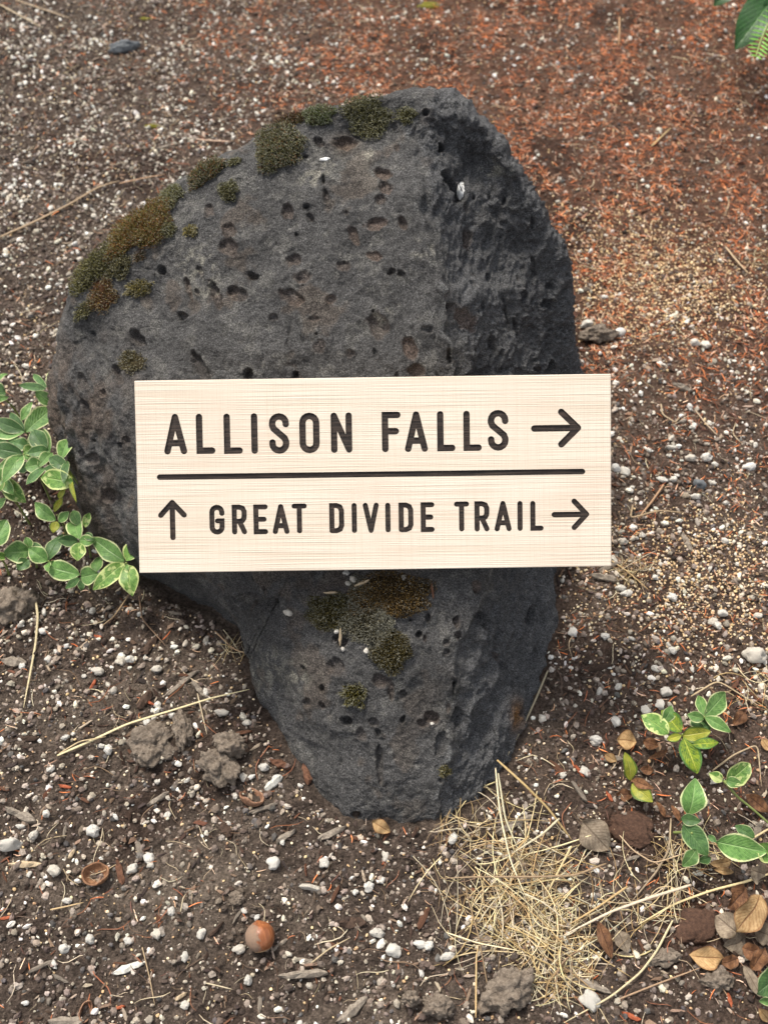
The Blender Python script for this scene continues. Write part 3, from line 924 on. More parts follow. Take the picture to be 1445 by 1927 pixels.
# ------------------------------------------------------------------ moss
OL, GRN, HOAR, RUST, BRN, YEL = lin(64, 61, 42), lin(98, 95, 62), lin(170, 170, 158), lin(130, 88, 54), lin(82, 62, 44), lin(114, 104, 60)
def moss(px, py, rx, ry, an, base, tip, label, top=None, length=.0040, dome=.006, dens=1.0, seed=0, poly_noise=.25, hoar=.6):
    rx, ry, base, tip, dome, length = rx * 1.08, ry * 1.08, np.array(base) * 1.25, np.array(tip) * 1.25, dome * .72, length * .88
    poly_noise = max(poly_noise, .55)
    r = np.random.default_rng(500 + seed)
    ca, sa = math.cos(math.radians(an)), math.sin(math.radians(an))
    Vs, Ts, Cs, nb = [], [], [], 0
    def surf(p, q):
        x, y = px + p * rx * ca - q * ry * sa, py + p * rx * sa + q * ry * ca
        h = hit(x, y)
        return h
    c0 = hit(px, py)
    # cushion
    NR_, NA = 6, 22
    pts, ok = [], True
    cen = c0 if c0 is not None else surf(0, .3)
    
    rn = 1 + poly_noise * np.array([noise3(np.array([[math.cos(a) * 1.3, math.sin(a) * 1.3, seed * 1.7]]))[0] for a in np.linspace(0, 2 * np.pi, NA, endpoint=False)])
    last = {}
    nav = cen[1] * .2 + np.array([0, 0, 1e-6])
    for aa in np.linspace(0, 2 * np.pi, 10, endpoint=False):
        for qq in (.35, .75):
            h = surf(qq * math.cos(aa), qq * math.sin(aa))
            if h is not None:
                nav = nav + h[1]
    nav = nav / np.linalg.norm(nav)
    V = [cen[0] + nav * dome * .85]
    for i in range(1, NR_ + 1):
        q = i / NR_
        for k in range(NA):
            a = 2 * math.pi * k / NA
            h = surf(q * rn[k] * .93 * math.cos(a), q * rn[k] * .93 * math.sin(a))
            if h is None or abs(np.linalg.norm(h[0] - cen[0])) > 0.12:
                h = last.get(k, cen)
            last[k] = h
            lift = .85 * dome * math.sqrt(max(0, 1 - q * q)) * (1 + .08 * r.normal()) - (0.0015 if i == NR_ else 0)
            V.append(h[0] + nav * lift)
    T = [[0, 1 + k, 1 + (k + 1) % NA] for k in range(NA)]
    for i in range(NR_ - 1):
        for k in range(NA):
            a, b = 1 + i * NA + k, 1 + i * NA + (k + 1) % NA
            T += [[a, a + NA, b + NA], [a, b + NA, b]]
    V = np.array(V)
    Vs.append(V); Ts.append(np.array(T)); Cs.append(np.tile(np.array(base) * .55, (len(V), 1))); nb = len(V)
    n = int(dens * rx * ry * 1.35 + 60)
    sv, sc = [], []
    for _ in range(n):
        a = r.uniform(0, 2 * np.pi); q = math.sqrt(r.uniform(0, 1))
        lim = 1 + poly_noise * noise3(np.array([[math.cos(a) * 1.3, math.sin(a) * 1.3, seed * 1.7]]))[0]
        h = surf(q * lim * math.cos(a), q * lim * math.sin(a))
        if h is None:
            continue
        P, Nn = h[0], h[1] * .35 + nav * .8
        Nn = Nn / np.linalg.norm(Nn)
        dirn = Nn + r.normal(0, .26, 3) + np.array([0, 0, .25])
        out = P - cen[0]
        dirn = dirn + out / (np.linalg.norm(out) + 1e-6) * .55 * q
        dirn /= np.linalg.norm(dirn)
        b0 = P + Nn * (dome * math.sqrt(max(0, 1 - q * q)) * .9 - .0005)
        L = length * r.uniform(.55, 1.25) * (1 - .3 * q)
        w = r.uniform(.00016, .00030)
        s = np.cross(dirn, r.normal(size=3)); s /= np.linalg.norm(s)
        s2 = np.cross(dirn, s)
        m1 = b0 + dirn * L * .55 + r.normal(0, .0003, 3)
        t1_ = b0 + dirn * L + r.normal(0, .0006, 3)
        sv += [b0 + s * w, b0 - s * w, m1 + s * w * 1.3, m1 - s * w * 1.3, m1 + s2 * w * 1.3, t1_]
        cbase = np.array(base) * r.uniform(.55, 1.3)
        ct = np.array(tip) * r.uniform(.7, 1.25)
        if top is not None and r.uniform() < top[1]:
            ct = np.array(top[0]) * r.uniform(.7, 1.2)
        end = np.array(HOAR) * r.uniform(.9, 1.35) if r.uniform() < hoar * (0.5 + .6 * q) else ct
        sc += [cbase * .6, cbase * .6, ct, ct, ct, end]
    if sv:
        sv = np.array(sv); k = len(sv) // 6
        loc = np.array([[0, 1, 3], [0, 3, 2], [2, 3, 5], [3, 4, 5], [4, 2, 5]])
        Ts.append((loc[None] + (np.arange(k) * 6)[:, None, None] + nb).reshape(-1, 3))
        Vs.append(sv); Cs.append(np.array(sc))
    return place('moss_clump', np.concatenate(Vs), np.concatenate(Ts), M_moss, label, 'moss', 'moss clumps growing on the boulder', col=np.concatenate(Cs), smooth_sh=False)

moss(694, 216, 40, 38, 0, OL, GRN, 'large round green moss cushion at the top of the boulder beside its crest', seed=1, dome=.010)
moss(602, 222, 30, 17, 0, OL, lin(84, 92, 50), 'flat grey-green moss cushion on the top rim, just left of the largest round cushion', seed=2, dome=.007, hoar=.8)
moss(765, 218, 17, 13, -25, OL, GRN, 'small moss tuft at the top end of the boulder crest', seed=3, dome=.005)
moss(524, 284, 48, 36, -24, OL, GRN, 'wide oval grey-green moss cushion on the upper left shoulder with a brown edge', top=(RUST, .12), seed=4, dome=.010, hoar=.7)
moss(545, 226, 30, 14, -12, OL, BRN, 'brown moss strip behind the upper rim between two green cushions', top=(YEL, .2), seed=5, dome=.004, hoar=.15)
moss(392, 325, 36, 20, -38, OL, GRN, 'elongated moss cushion with orange tips on the left rim, above the grey-green tuft pair', top=(RUST, .3), seed=6, dome=.008)
moss(432, 360, 16, 17, 0, OL, GRN, 'small round moss tuft alone on the left face below the elongated cushion', seed=7, dome=.006)
moss(442, 305, 12, 6, -15, OL, GRN, 'tiny flat moss patch close to the rim between two larger cushions', seed=8, dome=.002, length=.003)
moss(325, 368, 24, 17, -50, OL, lin(110, 108, 70), 'pale hoary moss tuft on the left rim just above the rusty moss bank', seed=9, dome=.006, hoar=.8)
moss(258, 436, 76, 36, -34, lin(82, 70, 36), YEL, 'broad rusty orange moss bank running along the left rim', top=(RUST, .38), seed=10, dome=.010, hoar=.3, dens=1.1)
moss(176, 504, 62, 22, -46, OL, lin(100, 96, 58), 'long narrow yellow-green moss strip going down the left rim', seed=11, dome=.008, hoar=.4)
moss(318, 434, 14, 13, 0, OL, GRN, 'small moss tuft, left one of a pair beside a dark hole', seed=12, dome=.005)
moss(362, 437, 13, 10, 0, OL, YEL, 'small moss tuft, right one of a pair beside a dark hole', seed=13, dome=.004)
moss(264, 484, 13, 10, -30, OL, BRN, 'tiny thin brownish moss tuft below the rusty moss bank', seed=14, dome=.002, dens=.5)
moss(226, 505, 18, 24, 25, OL, lin(96, 90, 56), 'grey-brown moss tuft on the left flank below the rusty bank', seed=15, dome=.005, hoar=.7, dens=.8)
moss(196, 555, 26, 32, 40, lin(90, 64, 44), lin(112, 96, 58), 'reddish brown thin moss patch low on the left flank', top=(RUST, .25), seed=16, dome=.003, dens=.6)
moss(262, 543, 27, 12, -15, OL, YEL, 'olive yellow moss patch on the left flank right of the reddish one', seed=17, dome=.004)
moss(160, 585, 24, 12, -50, OL, lin(100, 96, 60), 'thin faded moss streak near the left edge of the boulder', seed=18, dome=.002, dens=.45)
moss(248, 680, 22, 26, 20, lin(70, 62, 44), lin(96, 88, 60), 'dull brown moss patch just above the upper left corner of the sign', seed=19, dome=.002, dens=.55)
moss(728, 1125, 72, 38, -6, lin(48, 38, 22), lin(78, 62, 36), 'broad brown moss mat under the lower edge of the sign', top=(lin(150, 120, 66), .12), seed=20, dome=.004, hoar=.22, dens=.9, poly_noise=.8)
moss(622, 1150, 46, 30, -10, lin(46, 42, 24), lin(74, 68, 40), 'small olive-brown moss mat left of the broad brown one', seed=21, dome=.003, hoar=.4, poly_noise=.7)
moss(700, 1168, 64, 44, 50, lin(50, 46, 32), lin(80, 74, 54), 'grey hoary moss mat below the broad brown one', seed=22, dome=.003, hoar=.9, poly_noise=.6)
moss(736, 1226, 42, 34, -20, lin(42, 38, 20), lin(72, 64, 36), 'lowest brown moss mat reaching the small hollow', seed=23, dome=.005, hoar=.35)
moss(668, 1308, 21, 18, 0, lin(44, 42, 18), lin(90, 84, 40), 'star-like dark moss tuft alone on the lower face of the boulder', seed=24, dome=.003, hoar=.7, dens=.8, length=.0065)
moss(838, 1450, 12, 11, 0, OL, YEL, 'faint yellowish moss speck near the foot of the boulder', seed=25, dome=.001, dens=.5, length=.002)

# bird dropping in the deep hole
def blob_on_rock(px, py, rx, ry, an, h, mat, name, label, cat, seed=1):
    ca, sa = math.cos(math.radians(an)), math.sin(math.radians(an))
    V, T = ico(3)
    out = []
    c = hit(px, py)
    for v in V:
        f = 1 + .35 * noise3(np.array([v]), 2.2, seed)[0]
        x, y = px + v[0] * rx * f * ca - v[1] * ry * f * sa, py + v[0] * rx * f * sa + v[1] * ry * f * ca
        q = hit(x, y)
        if q is None or np.linalg.norm(q[0] - c[0]) > .03: q = c
        out.append(q[0] + c[1] * (h * v[2] + 0.0003))
    return place(name, np.array(out), T, mat, label, cat)
def simple(name, c1, c2, scale, rough=.8, bump=.0005):
    m = NT(name)
    v = m.coord('Object')
    n = m.noise(v, scale, 4, .65)
    return m.done(m.mix(m.ramp(n, [(.3, 0.0), (.7, 1.0)]), c1, c2), rough, m.bump(n, bump, .8), .3)
M_drop = simple('chalky_white', (.5, .5, .48), (.85, .85, .82), 500)
blob_on_rock(866, 360, 7, 17, 10, .0012, M_drop, 'bird_dropping', 'white bird dropping on the edge of the deep hole near the top of the boulder', 'bird dropping')
blob_on_rock(611, 300, 10, 3, -8, .0006, M_drop, 'bird_dropping', 'thin pale streak of bird dropping left of the boulder crest', 'bird dropping', 4)

# ------------------------------------------------------------------ scattered litter
def view_points(n, r, dens=None, margin=.05):
    """random spots on the soil around the boulder, thinned by a density in 0..1"""
    out = []
    tot = 0
    while tot < n:
        m = n * 3
        y = r.uniform(.05, 1.56, m)
        x = r.uniform(-.66, .66, m)
        t = y * CP + H_CAM * SP
        k = np.abs(x) < t * (722.5 / F_PX) + margin
        x, y = x[k], y[k]
        px, py, _ = to_px(np.stack([x, y, 0 * x], -1))
        k = ~under_rock(x, y)
        if dens is not None:
            k &= r.uniform(0, 1, len(x)) < dens(px, py)
        x, y = x[k], y[k]
        out.append(np.stack([x, y], -1)); tot += len(x)
    p = np.concatenate(out)[:n]
    return p[:, 0], p[:, 1]

def powsize(n, r, lo, hi, a=2.4):
    u = r.uniform(0, 1, n)
    return (lo ** (1 - a) + u * (hi ** (1 - a) - lo ** (1 - a))) ** (1 / (1 - a))

def tint(n, r, cols, var=.25, probs=None):
    c = np.array(cols)[r.choice(len(cols), n, p=probs)]
    return c * r.uniform(1 - var, 1 + var, (n, 1)) * r.uniform(.96, 1.04, (n, 3))

# soil crumbs
r = np.random.default_rng(11)
n = 30000
x, y = view_points(n, r, lambda a, b: 1 - .6 * zones(a, b)[0])
s = powsize(n, r, .0008, .0040, 2.0)
pos = np.stack([x, y, gh(x, y) + s * .25], -1)
px, py, _ = to_px(pos)
cc = tint(n, r, [lin(92, 80, 72), lin(128, 116, 106), lin(58, 48, 42), lin(150, 138, 126), lin(88, 84, 82)], .35, [.27, .24, .20, .16, .13])
lift_ = .6 * np.exp(-((px - 370) / 120) ** 2 - ((py - 1690) / 130) ** 2)
cc = blend(cc, lift_, lin(124, 113, 100))
batch('soil_crumbs', [stone_shape(1, 100 + k, .3, .8, .4) for k in range(5)], pos, rot_mats(n, r), np.stack([s, s * r.uniform(.7, 1, n), s * r.uniform(.6, .9, n)], -1), cc, M_piece, r, kind='stuff', label='loose dark soil crumbs covering the bed', category='soil')

n = 7000
x, y = view_points(n, r, lambda a, b: np.clip(1 - .75 * zones(a, b)[0], .1, 1) * (.25 + .75 * smooth(-.1, .35, fbm(np.stack([a, b, 0 * a], -1), 1 / 70., 2, .6, 31.))))
s = powsize(n, r, .0012, .0042, 2.2)
pos = np.stack([x, y, gh(x, y) + s * .2], -1)
px, py, _ = to_px(pos)
cc = tint(n, r, [lin(112, 100, 90), lin(138, 126, 114), lin(90, 78, 70), lin(160, 150, 138)], .25)
batch('soil_lumps', [stone_shape(2, 150 + k, .42, .8, .3) for k in range(7)], pos, rot_mats(n, r), np.stack([s, s * r.uniform(.7, 1, n), s * r.uniform(.6, .9, n)], -1), cc, M_piece, r, kind='stuff', label='larger dry grey-brown lumps of soil covering the bed', category='soil')

# fine white / tan grains
n = 11000
x, y = view_points(n, r, lambda a, b: np.clip(.95 * zones(a, b)[1] * (.10 + .90 * smooth(-.15, .45, fbm(np.stack([a, b, 0 * a], -1), 1 / 75., 3, .6, 3.))) + 0 * a, 0, 1))
s = powsize(n, r, .0004, .0022, 2.2)
pos = np.stack([x, y, gh(x, y) + s * .5], -1)
cc = tint(n, r, [lin(196, 186, 168), lin(168, 156, 138), lin(140, 128, 114), lin(214, 206, 190)], .2, [.3, .28, .27, .15])
batch('pumice_grains', [stone_shape(1, 200 + k, .2, .8, .5) for k in range(4)], pos, rot_mats(n, r), np.stack([s, s * r.uniform(.75, 1, n), s * .85], -1), cc, M_pebble_mass, r, kind='stuff', label='tiny white pumice grains peppered over the soil', category='grit')
n = 13000
x, y = view_points(n, r, lambda a, b: np.clip(zones(a, b)[2] * 1.2, .03, 1))
s = powsize(n, r, .0007, .0019, 2.2)
pos = np.stack([x, y, gh(x, y) + s * .5], -1)
cc = tint(n, r, [lin(222, 194, 150), lin(200, 170, 128), lin(178, 146, 112), lin(230, 210, 176)], .15)
batch('tan_grit', [stone_shape(1, 220 + k, .2, .8, .5) for k in range(3)], pos, rot_mats(n, r), np.stack([s, s * .9, s * .8], -1), cc, M_pebble_mass, r, kind='stuff', label='tan coarse grit spread right of the boulder', category='grit')

# fallen conifer needles
def needle_shape(bend):
    pts = [(-1, 0, 0), (-.4, bend * .6, .03), (.3, bend * .7, .03), (1, 0, 0)]
    V, T = tube([(p[0], p[1], p[2]) for p in pts], [.045, .075, .07, .02], 3, .6)
    return V, T
ns = [needle_shape(b) for b in (0, .15, -.18, .3, -.08)]
n = 24000
x, y = view_points(n, r, lambda a, b: np.clip(zones(a, b)[0] * (.08 + .92 * smooth(-.25, .35, fbm(np.stack([a, b, 0 * a], -1), 1 / 80., 4, .7, 8.))), 0, 1))
L = r.uniform(.0014, .0060, n)
pos = np.stack([x, y, gh(x, y) + r.uniform(.0006, .0028, n)], -1)
cc = tint(n, r, [lin(194, 112, 68), lin(216, 132, 82), lin(160, 98, 70), lin(98, 70, 60), lin(200, 160, 130), lin(228, 194, 166)], .3, [.2, .16, .22, .22, .12, .08])
w = np.minimum(L, .004) * r.uniform(.8, 1.9, n)
batch('needle_litter', ns, pos, rot_mats(n, r, .24), np.stack([L, w, w], -1), cc, M_piece, r, kind='stuff', label='orange-brown fallen conifer needles carpeting the soil above the boulder', category='needle litter')

# dark shreds of bark and leaf, flat flakes
def flake(seed):
    rr = np.random.default_rng(seed)
    k = 6
    a = np.sort(rr.uniform(0, 2 * np.pi, k))
    P = np.stack([np.cos(a), .45 * np.sin(a), rr.normal(0, .05, k)], -1) * rr.uniform(.75, 1.1, (k, 1))
    top = P + [0, 0, .08]; bot = P - [0, 0, .06]
    V = np.concatenate([top, bot, [[0, 0, .12]], [[0, 0, -.06]]])
    T = []
    for i in range(k):
        j = (i + 1) % k
        T += [[i, j, 12], [k + j, k + i, 13], [i, k + i, k + j], [i, k + j, j]]
    return V, np.array(T)
n = 11000
x, y = view_points(n, r)
s = powsize(n, r, .0013, .0060, 2.0)
pos = np.stack([x, y, gh(x, y) + .0012], -1)
px, py, _ = to_px(pos)
cc = tint(n, r, [lin(62, 48, 40), lin(92, 74, 60), lin(52, 45, 42), lin(128, 108, 90), lin(98, 66, 50), lin(160, 144, 126)], .25, [.26, .22, .16, .16, .08, .12])
cc = blend(cc, .55 * zones(px, py)[0] * r.uniform(0, 1, n), lin(150, 88, 58))
batch('bark_flakes', [flake(k) for k in range(6)], pos, rot_mats(n, r, .35), np.stack([s * 1.2, s * r.uniform(.5, 1.1, n), s], -1), cc, M_piece, r, kind='stuff', label='small brown bark and leaf flakes strewn over the soil', category='bark litter')

# thin dry fibres and rootlets
def fibre(seed):
    rr = np.random.default_rng(seed)
    t = np.linspace(-1, 1, 6)
    P = np.stack([t, .25 * np.sin(t * rr.uniform(1, 2.5) + rr.uniform(0, 6)), .05 + .05 * rr.normal(size=6)], -1)
    return tube(P, np.array([.018, .03, .03, .028, .022, .01]), 3)
n = 4200
x, y = view_points(n, r)
L = powsize(n, r, .003, .016, 1.9)
pos = np.stack([x, y, gh(x, y) + .0018], -1)
cc = tint(n, r, [lin(176, 158, 128), lin(120, 98, 78), lin(92, 74, 60), lin(198, 184, 156), lin(140, 90, 62)], .2)
batch('dry_fibres', [fibre(40 + k) for k in range(7)], pos, rot_mats(n, r, .12), np.stack([L, L, L * .8], -1), cc, M_straw, r, kind='stuff', label='thin dry fibres and rootlets lying across the soil', category='plant litter')

# the bed goes on beyond the picture
n = 9000
x = r.uniform(-2.2, 2.2, n); y = r.uniform(-.9, 3.4, n)
px, py, t = to_px(np.stack([x, y, 0 * x], -1))
k = ~((t > .3) & (np.abs(px - 722) < 800) & (py > -60) & (py < 2050)) & ~under_rock(np.clip(x, -.99, 1.9), np.clip(y, -.99, 1.9))
x, y = x[k], y[k]; n = len(x)
s = powsize(n, r, .002, .007, 2.2)
cc = tint(n, r, [lin(216, 210, 196), lin(120, 106, 94), lin(92, 78, 68), lin(178, 112, 78), lin(150, 98, 76)], .2, [.22, .25, .25, .16, .12])
batch('outer_gravel', [stone_shape(1, 700 + k, .3, .8, .6) for k in range(4)] , np.stack([x, y, gh(x, y) + s * .3], -1), rot_mats(n, r), np.stack([s, s * r.uniform(.4, 1, n), s * .7], -1), cc, M_piece, r, kind='stuff', label='gravel and litter of the bed beyond the picture', category='gravel')

# white pebbles one by one -------------------------------------------------
def mk_pebble():
    m = NT('white_pumice')
    v = m.coord('Object')
    oi = m.n('ShaderNodeObjectInfo')
    c = m.ramp(oi.outputs['Random'], [(0.0, (.68, .64, .56)), (0.4, (.80, .77, .70)), (0.7, (.70, .64, .54)), (1.0, (.82, .80, .75))])
    n = m.noise(v, 420, 4, .65)
    n2 = m.noise(v, 1100, 3, .7)
    c = m.mix(m.ramp(n, [(.56, 0.0), (.74, .5)]), c, (.46, .40, .33))
    c = m.mix(m.ramp(n2, [(.62, 0.0), (.72, .5)]), c, (.2, .17, .14))
    b = m.bump(n, .0012, .8); b = m.bump(n2, .0004, .8, b)
    return m.done(c, .9, b, .2)
M_pebble = mk_pebble()
PM = []
for k in range(9):
    V, T = stone_shape(3, 300 + k, .30, .72, .9)
    me = mesh_np('pebble', V - [0, 0, V[:, 2].min() * .75], T, None, True)
    me.materials.append(M_pebble)
    PM.append(me)
r = np.random.default_rng(29)
def pebble(P, s, k, label, group=None, rot=None, name='pebble', mesh=None):
    o = bpy.data.objects.new(name, (mesh or PM)[k % len(mesh or PM)])
    COL.objects.link(o)
    o.location = P
    sx, sy = (s, s) if np.isscalar(s) else s
    o.scale = (sx, sy, (sx + sy) / 2 * r.uniform(.85, 1.05))
    o.rotation_euler = (r.normal(0, .15), r.normal(0, .15), rot if rot is not None else r.uniform(0, 6.28))
    tag(o, label, 'pebble', group)
    return o
LANDMARKS = [(492, 1768, 'near the hazelnut'), (184, 1648, 'near the open nut shell'), (476, 1502, 'near the broken rusty shell'), (1000, 1700, 'around the dry grass tuft'), (1290, 1370, 'near the yellow-veined sprig'), (1195, 1470, 'near the small yellow sprig'),
             (1350, 1580, 'near the green sprigs at the lower right'), (1400, 1740, 'among the fallen leaves at the lower right'), (950, 1858, 'beside the large cracked clod at the bottom'), (1200, 880, 'right of the sign'), (1250, 560, 'in the tan grit above and right of the sign'),
             (1330, 1090, 'in the grit right of the lower sign edge'), (1080, 1250, 'right of the boulder foot'), (400, 1400, 'among the clods left of the boulder foot'), (250, 1370, 'beside the long pale straw'), (60, 1230, 'near the upright straw at the left edge'), (200, 1150, 'below the left plants'),
             (60, 900, 'under the left plants'), (60, 620, 'left of the boulder'), (120, 400, 'beside the long stalk at the upper left'), (236, 92, 'around the flat grey stone'), (60, 200, 'near the upper left edge'), (420, 150, 'above the left rim of the boulder'), (800, 60, 'on the needles behind the boulder top'),
             (1050, 250, 'on the needles right of the boulder top'), (1330, 150, 'near the conifer twig at the top right'), (1340, 380, 'on the needles at the right edge'), (30, 1560, 'at the left edge of the lower soil'), (240, 1830, 'near the white bark chip'), (560, 1850, 'near the long bark slab at the bottom'),
             (640, 1640, 'below the boulder tip'), (350, 1680, 'on the pale dusty soil patch'), (30, 1820, 'in the bottom left corner'), (1200, 1880, 'at the bottom right below the leaves'), (1130, 640, 'by the right flank of the boulder'), (580, 60, 'at the top middle of the bed')]
_lx, _ly = np.array([l[0] for l in LANDMARKS]), np.array([l[1] for l in LANDMARKS])
def where(px, py):
    return LANDMARKS[int(np.argmin(np.hypot(_lx - px, (_ly - py))))][2]
# larger ones, each measured: x, y, half length px, half height px, label
BIGP = [(1110, 1879, 18, 17, 'large white pebble at the lower right, just below the dry grass tuft'), (740, 1786, 15, 13, 'creamy white pebble left of the dry grass tuft, nearest of its loose cluster'),
        (282, 1612, 10, 11, 'round white pebble beside the stick, right of the open nut shell'), (252, 1633, 13, 9, 'oval white pebble touching the stick beside the open nut shell'), (105, 1634, 12, 14, 'grey-white pebble left of the open nut shell'),
        (177, 1557, 12, 14, 'upright cream pebble above the open nut shell'), (20, 1590, 22, 13, 'wide grey-white pebble at the left edge, above the flat wood splinter'), (542, 1152, 9, 10, 'white pebble caught on the boulder left of the brown moss'),
        (449, 1784, 12, 9, 'white pebble just below the hazelnut on its left'), (348, 1798, 7, 9, 'small smooth white pebble left of and below the hazelnut'), (466, 1843, 8, 11, 'oblong white pebble below the hazelnut'), (350, 1888, 8, 9, 'white pebble near the bottom edge, below the white bark chip'),
        (297, 1755, 12, 10, 'grey-white pebble above the pale wood chip, left of the hazelnut'), (242, 1768, 9, 9, 'cream pebble left of the white chip, one of two side by side'), (171, 1764, 8, 11, 'pale pebble below the open nut shell'), (124, 1780, 10, 11, 'dull white pebble lower left, below the open nut shell'),
        (708, 1752, 14, 11, 'knobbly white pebble between hazelnut and dry grass tuft'), (790, 1774, 12, 8, 'flat white pebble at the left edge of the dry grass tuft'), (1098, 1450, 10, 9, 'white pebble left of the yellow two-leaf sprig'), (1252, 1300, 11, 10, 'white pebble above the variegated sprig on the right'),
        (1212, 1334, 9, 11, 'rounded white pebble left of the variegated sprig, one of two'), (1240, 1325, 10, 11, 'rounded white pebble left of the variegated sprig, closer to its leaves'), (1160, 1355, 9, 13, 'tall white pebble right of the boulder foot'), (1122, 1390, 12, 9, 'white pebble, upper of two stacked near the boulder foot'),
        (1120, 1396, 9, 7, 'white pebble, lower of two stacked near the boulder foot'), (1172, 617, 0, 0, ''), (1163, 627, 12, 9, 'bright white pebble right of the boulder beside the sign top'), (1105, 611, 12, 7, 'white pebble close to the right flank of the boulder'), (1306, 645, 9, 9, 'white pebble, left one of a pair far right above the sign'),
        (1326, 648, 9, 9, 'white pebble, right one of a pair far right above the sign'), (1304, 802, 8, 8, 'square white pebble right of the sign, level with its upper line of text'), (1262, 842, 10, 6, 'oblong white pebble right of the sign above the divider line'), (1297, 861, 11, 8, 'large oval white pebble right of the divider line'),
        (1329, 860, 10, 10, 'white pebble touching another right of the divider line'), (1342, 873, 7, 6, 'small white pebble tucked against a larger one right of the sign'), (1408, 878, 12, 8, 'white pebble at the far right, level with the divider line'), (1176, 886, 9, 9, 'white pebble just right of the sign end of the divider line'),
        (1157, 880, 9, 11, 'white pebble half hidden behind the right edge of the sign'), (1245, 901, 10, 6, 'flat white pebble, left one of two below the divider line level'), (1265, 902, 8, 6, 'flat white pebble, right one of two below the divider line level'), (1338, 908, 8, 6, 'white pebble beside the small blue-grey stone'), (1306, 935, 11, 7, 'white pebble lying by a dark chip right of the lower text'),
        (1172, 1017, 9, 8, 'white pebble right of the lower right corner of the sign'), (1165, 1105, 10, 8, 'white pebble, upper left of a pair below the sign corner'), (1178, 1116, 11, 7, 'white pebble, lower right of a pair below the sign corner'), (1263, 1123, 9, 8, 'bright white pebble in the tan grit at right'), (1358, 1153, 10, 8, 'large white pebble at the right, below the tan grit'),
        (1340, 1168, 9, 8, 'cream pebble in the cluster below the tan grit'), (1075, 1188, 10, 10, 'white pebble next to the right side of the boulder, below the sign'), (1137, 1196, 8, 9, 'yellowish pebble right of the boulder below the sign'), (300, 1325, 7, 9, 'white pebble by the long straw, left of the boulder'), (326, 1345, 8, 7, 'round cream pebble under the long straw'),
        (296, 1258, 10, 9, 'white pebble among the bark, above the long straw'), (186, 1260, 12, 8, 'oblong white pebble left of the bark chip'), (228, 1242, 9, 10, 'rough white pebble, left of two beside the dark chip'), (246, 1240, 9, 8, 'rough white pebble, right of two beside the dark chip'), (82, 1187, 8, 7, 'white pebble near the single upright straw'),
        (176, 1149, 7, 7, 'white pebble below the variegated leaves'), (420, 1340, 14, 9, 'white pebble wedged between soil clods left of the boulder'), (206, 1408, 8, 11, 'cream pebble below the long straw tip'), (497, 1442, 10, 9, 'white pebble by the lower left flank of the boulder'), (465, 1360, 8, 8, 'dull white pebble on the soil clod beside the boulder'),
        (515, 1620, 12, 13, 'cream pebble below the broken shell'), (612, 1622, 9, 10, 'white pebble left of the reddish twig below the boulder'), (583, 1669, 20, 6, 'long white pebble slab below the boulder'), (694, 1666, 9, 9, 'white pebble between boulder foot and hazelnut'), (718, 1655, 8, 7, 'smaller white pebble beside another below the boulder foot'),
        (790, 1800, 0, 0, ''), (843, 1800, 15, 9, 'large white pebble inside the left fringe of the dry grass'), (1418, 1232, 22, 19, 'large grey-tan pebble at the right edge, above the plants'), (1262, 1222, 8, 9, 'white pebble left of the large grey-tan pebble')]
for k, (a, b, sx, sy, lb) in enumerate(BIGP):
    if not lb:
        continue
    q = hit(a, b)
    if lb.startswith('white pebble caught'):
        P = q[0] - np.array([0, 0, .002])
    else:
        P = on_ground(a, b + sy * .4)
    t = to_px(P)[2]
    pebble(P, (sx * t / F_PX * 1.08, sy * t / F_PX * 1.12), k, lb, rot=r.uniform(-.4, .4))
# scattered ones
x, y = view_points(300, r, lambda a, b: np.clip(zones(a, b)[1], .1, 1) * (a > -20) * (a < 1465) * (b > -10) * (b < 1940), 0)
s = powsize(300, r, .0024, .0048, 2.4)
px, py, _ = to_px(np.stack([x, y, 0 * x], -1))
for k in range(300):
    wh = where(px[k], py[k])
    ob = r.uniform(.62, 1)
    ad = ('smallish' if s[k] < .0030 else 'bigger') + (' oblong' if ob < .78 else ' rounded')
    lb, g_ = ad + ' white pebble ' + wh, ad + ' white pebbles ' + wh
    pebble((x[k], y[k], gh(x[k:k + 1], y[k:k + 1])[0]), (s[k], s[k] * ob), int(r.integers(0, 9)), lb, g_)
# medium pebbles beyond those
n = 6000
x, y = view_points(n, r, lambda a, b: np.clip(zones(a, b)[1] * (1 + .8 * (b < 750)) * .62 * (1 - .35 * (b > 1100) * (a < 900)), .03, 1) * (.12 + .88 * smooth(-.25, .4, fbm(np.stack([a, b, 0 * a], -1), 1 / 95., 3, .6, 13.))))
s = powsize(n, r, .0012, .0042, 2.4)
pos = np.stack([x, y, gh(x, y) + s * .4], -1)
cc = tint(n, r, [lin(216, 210, 196), lin(202, 192, 174), lin(184, 174, 160), lin(226, 222, 212)], .16)
batch('pumice_gravel', [stone_shape(2, 260 + k, .38, .8, 1.0) for k in range(9)], pos, rot_mats(n, r), np.stack([s, s * r.uniform(.5, 1, n), s * .8], -1), cc, M_pebble_mass, r, kind='stuff', label='white pumice gravel spread thinly over the whole bed', category='gravel')

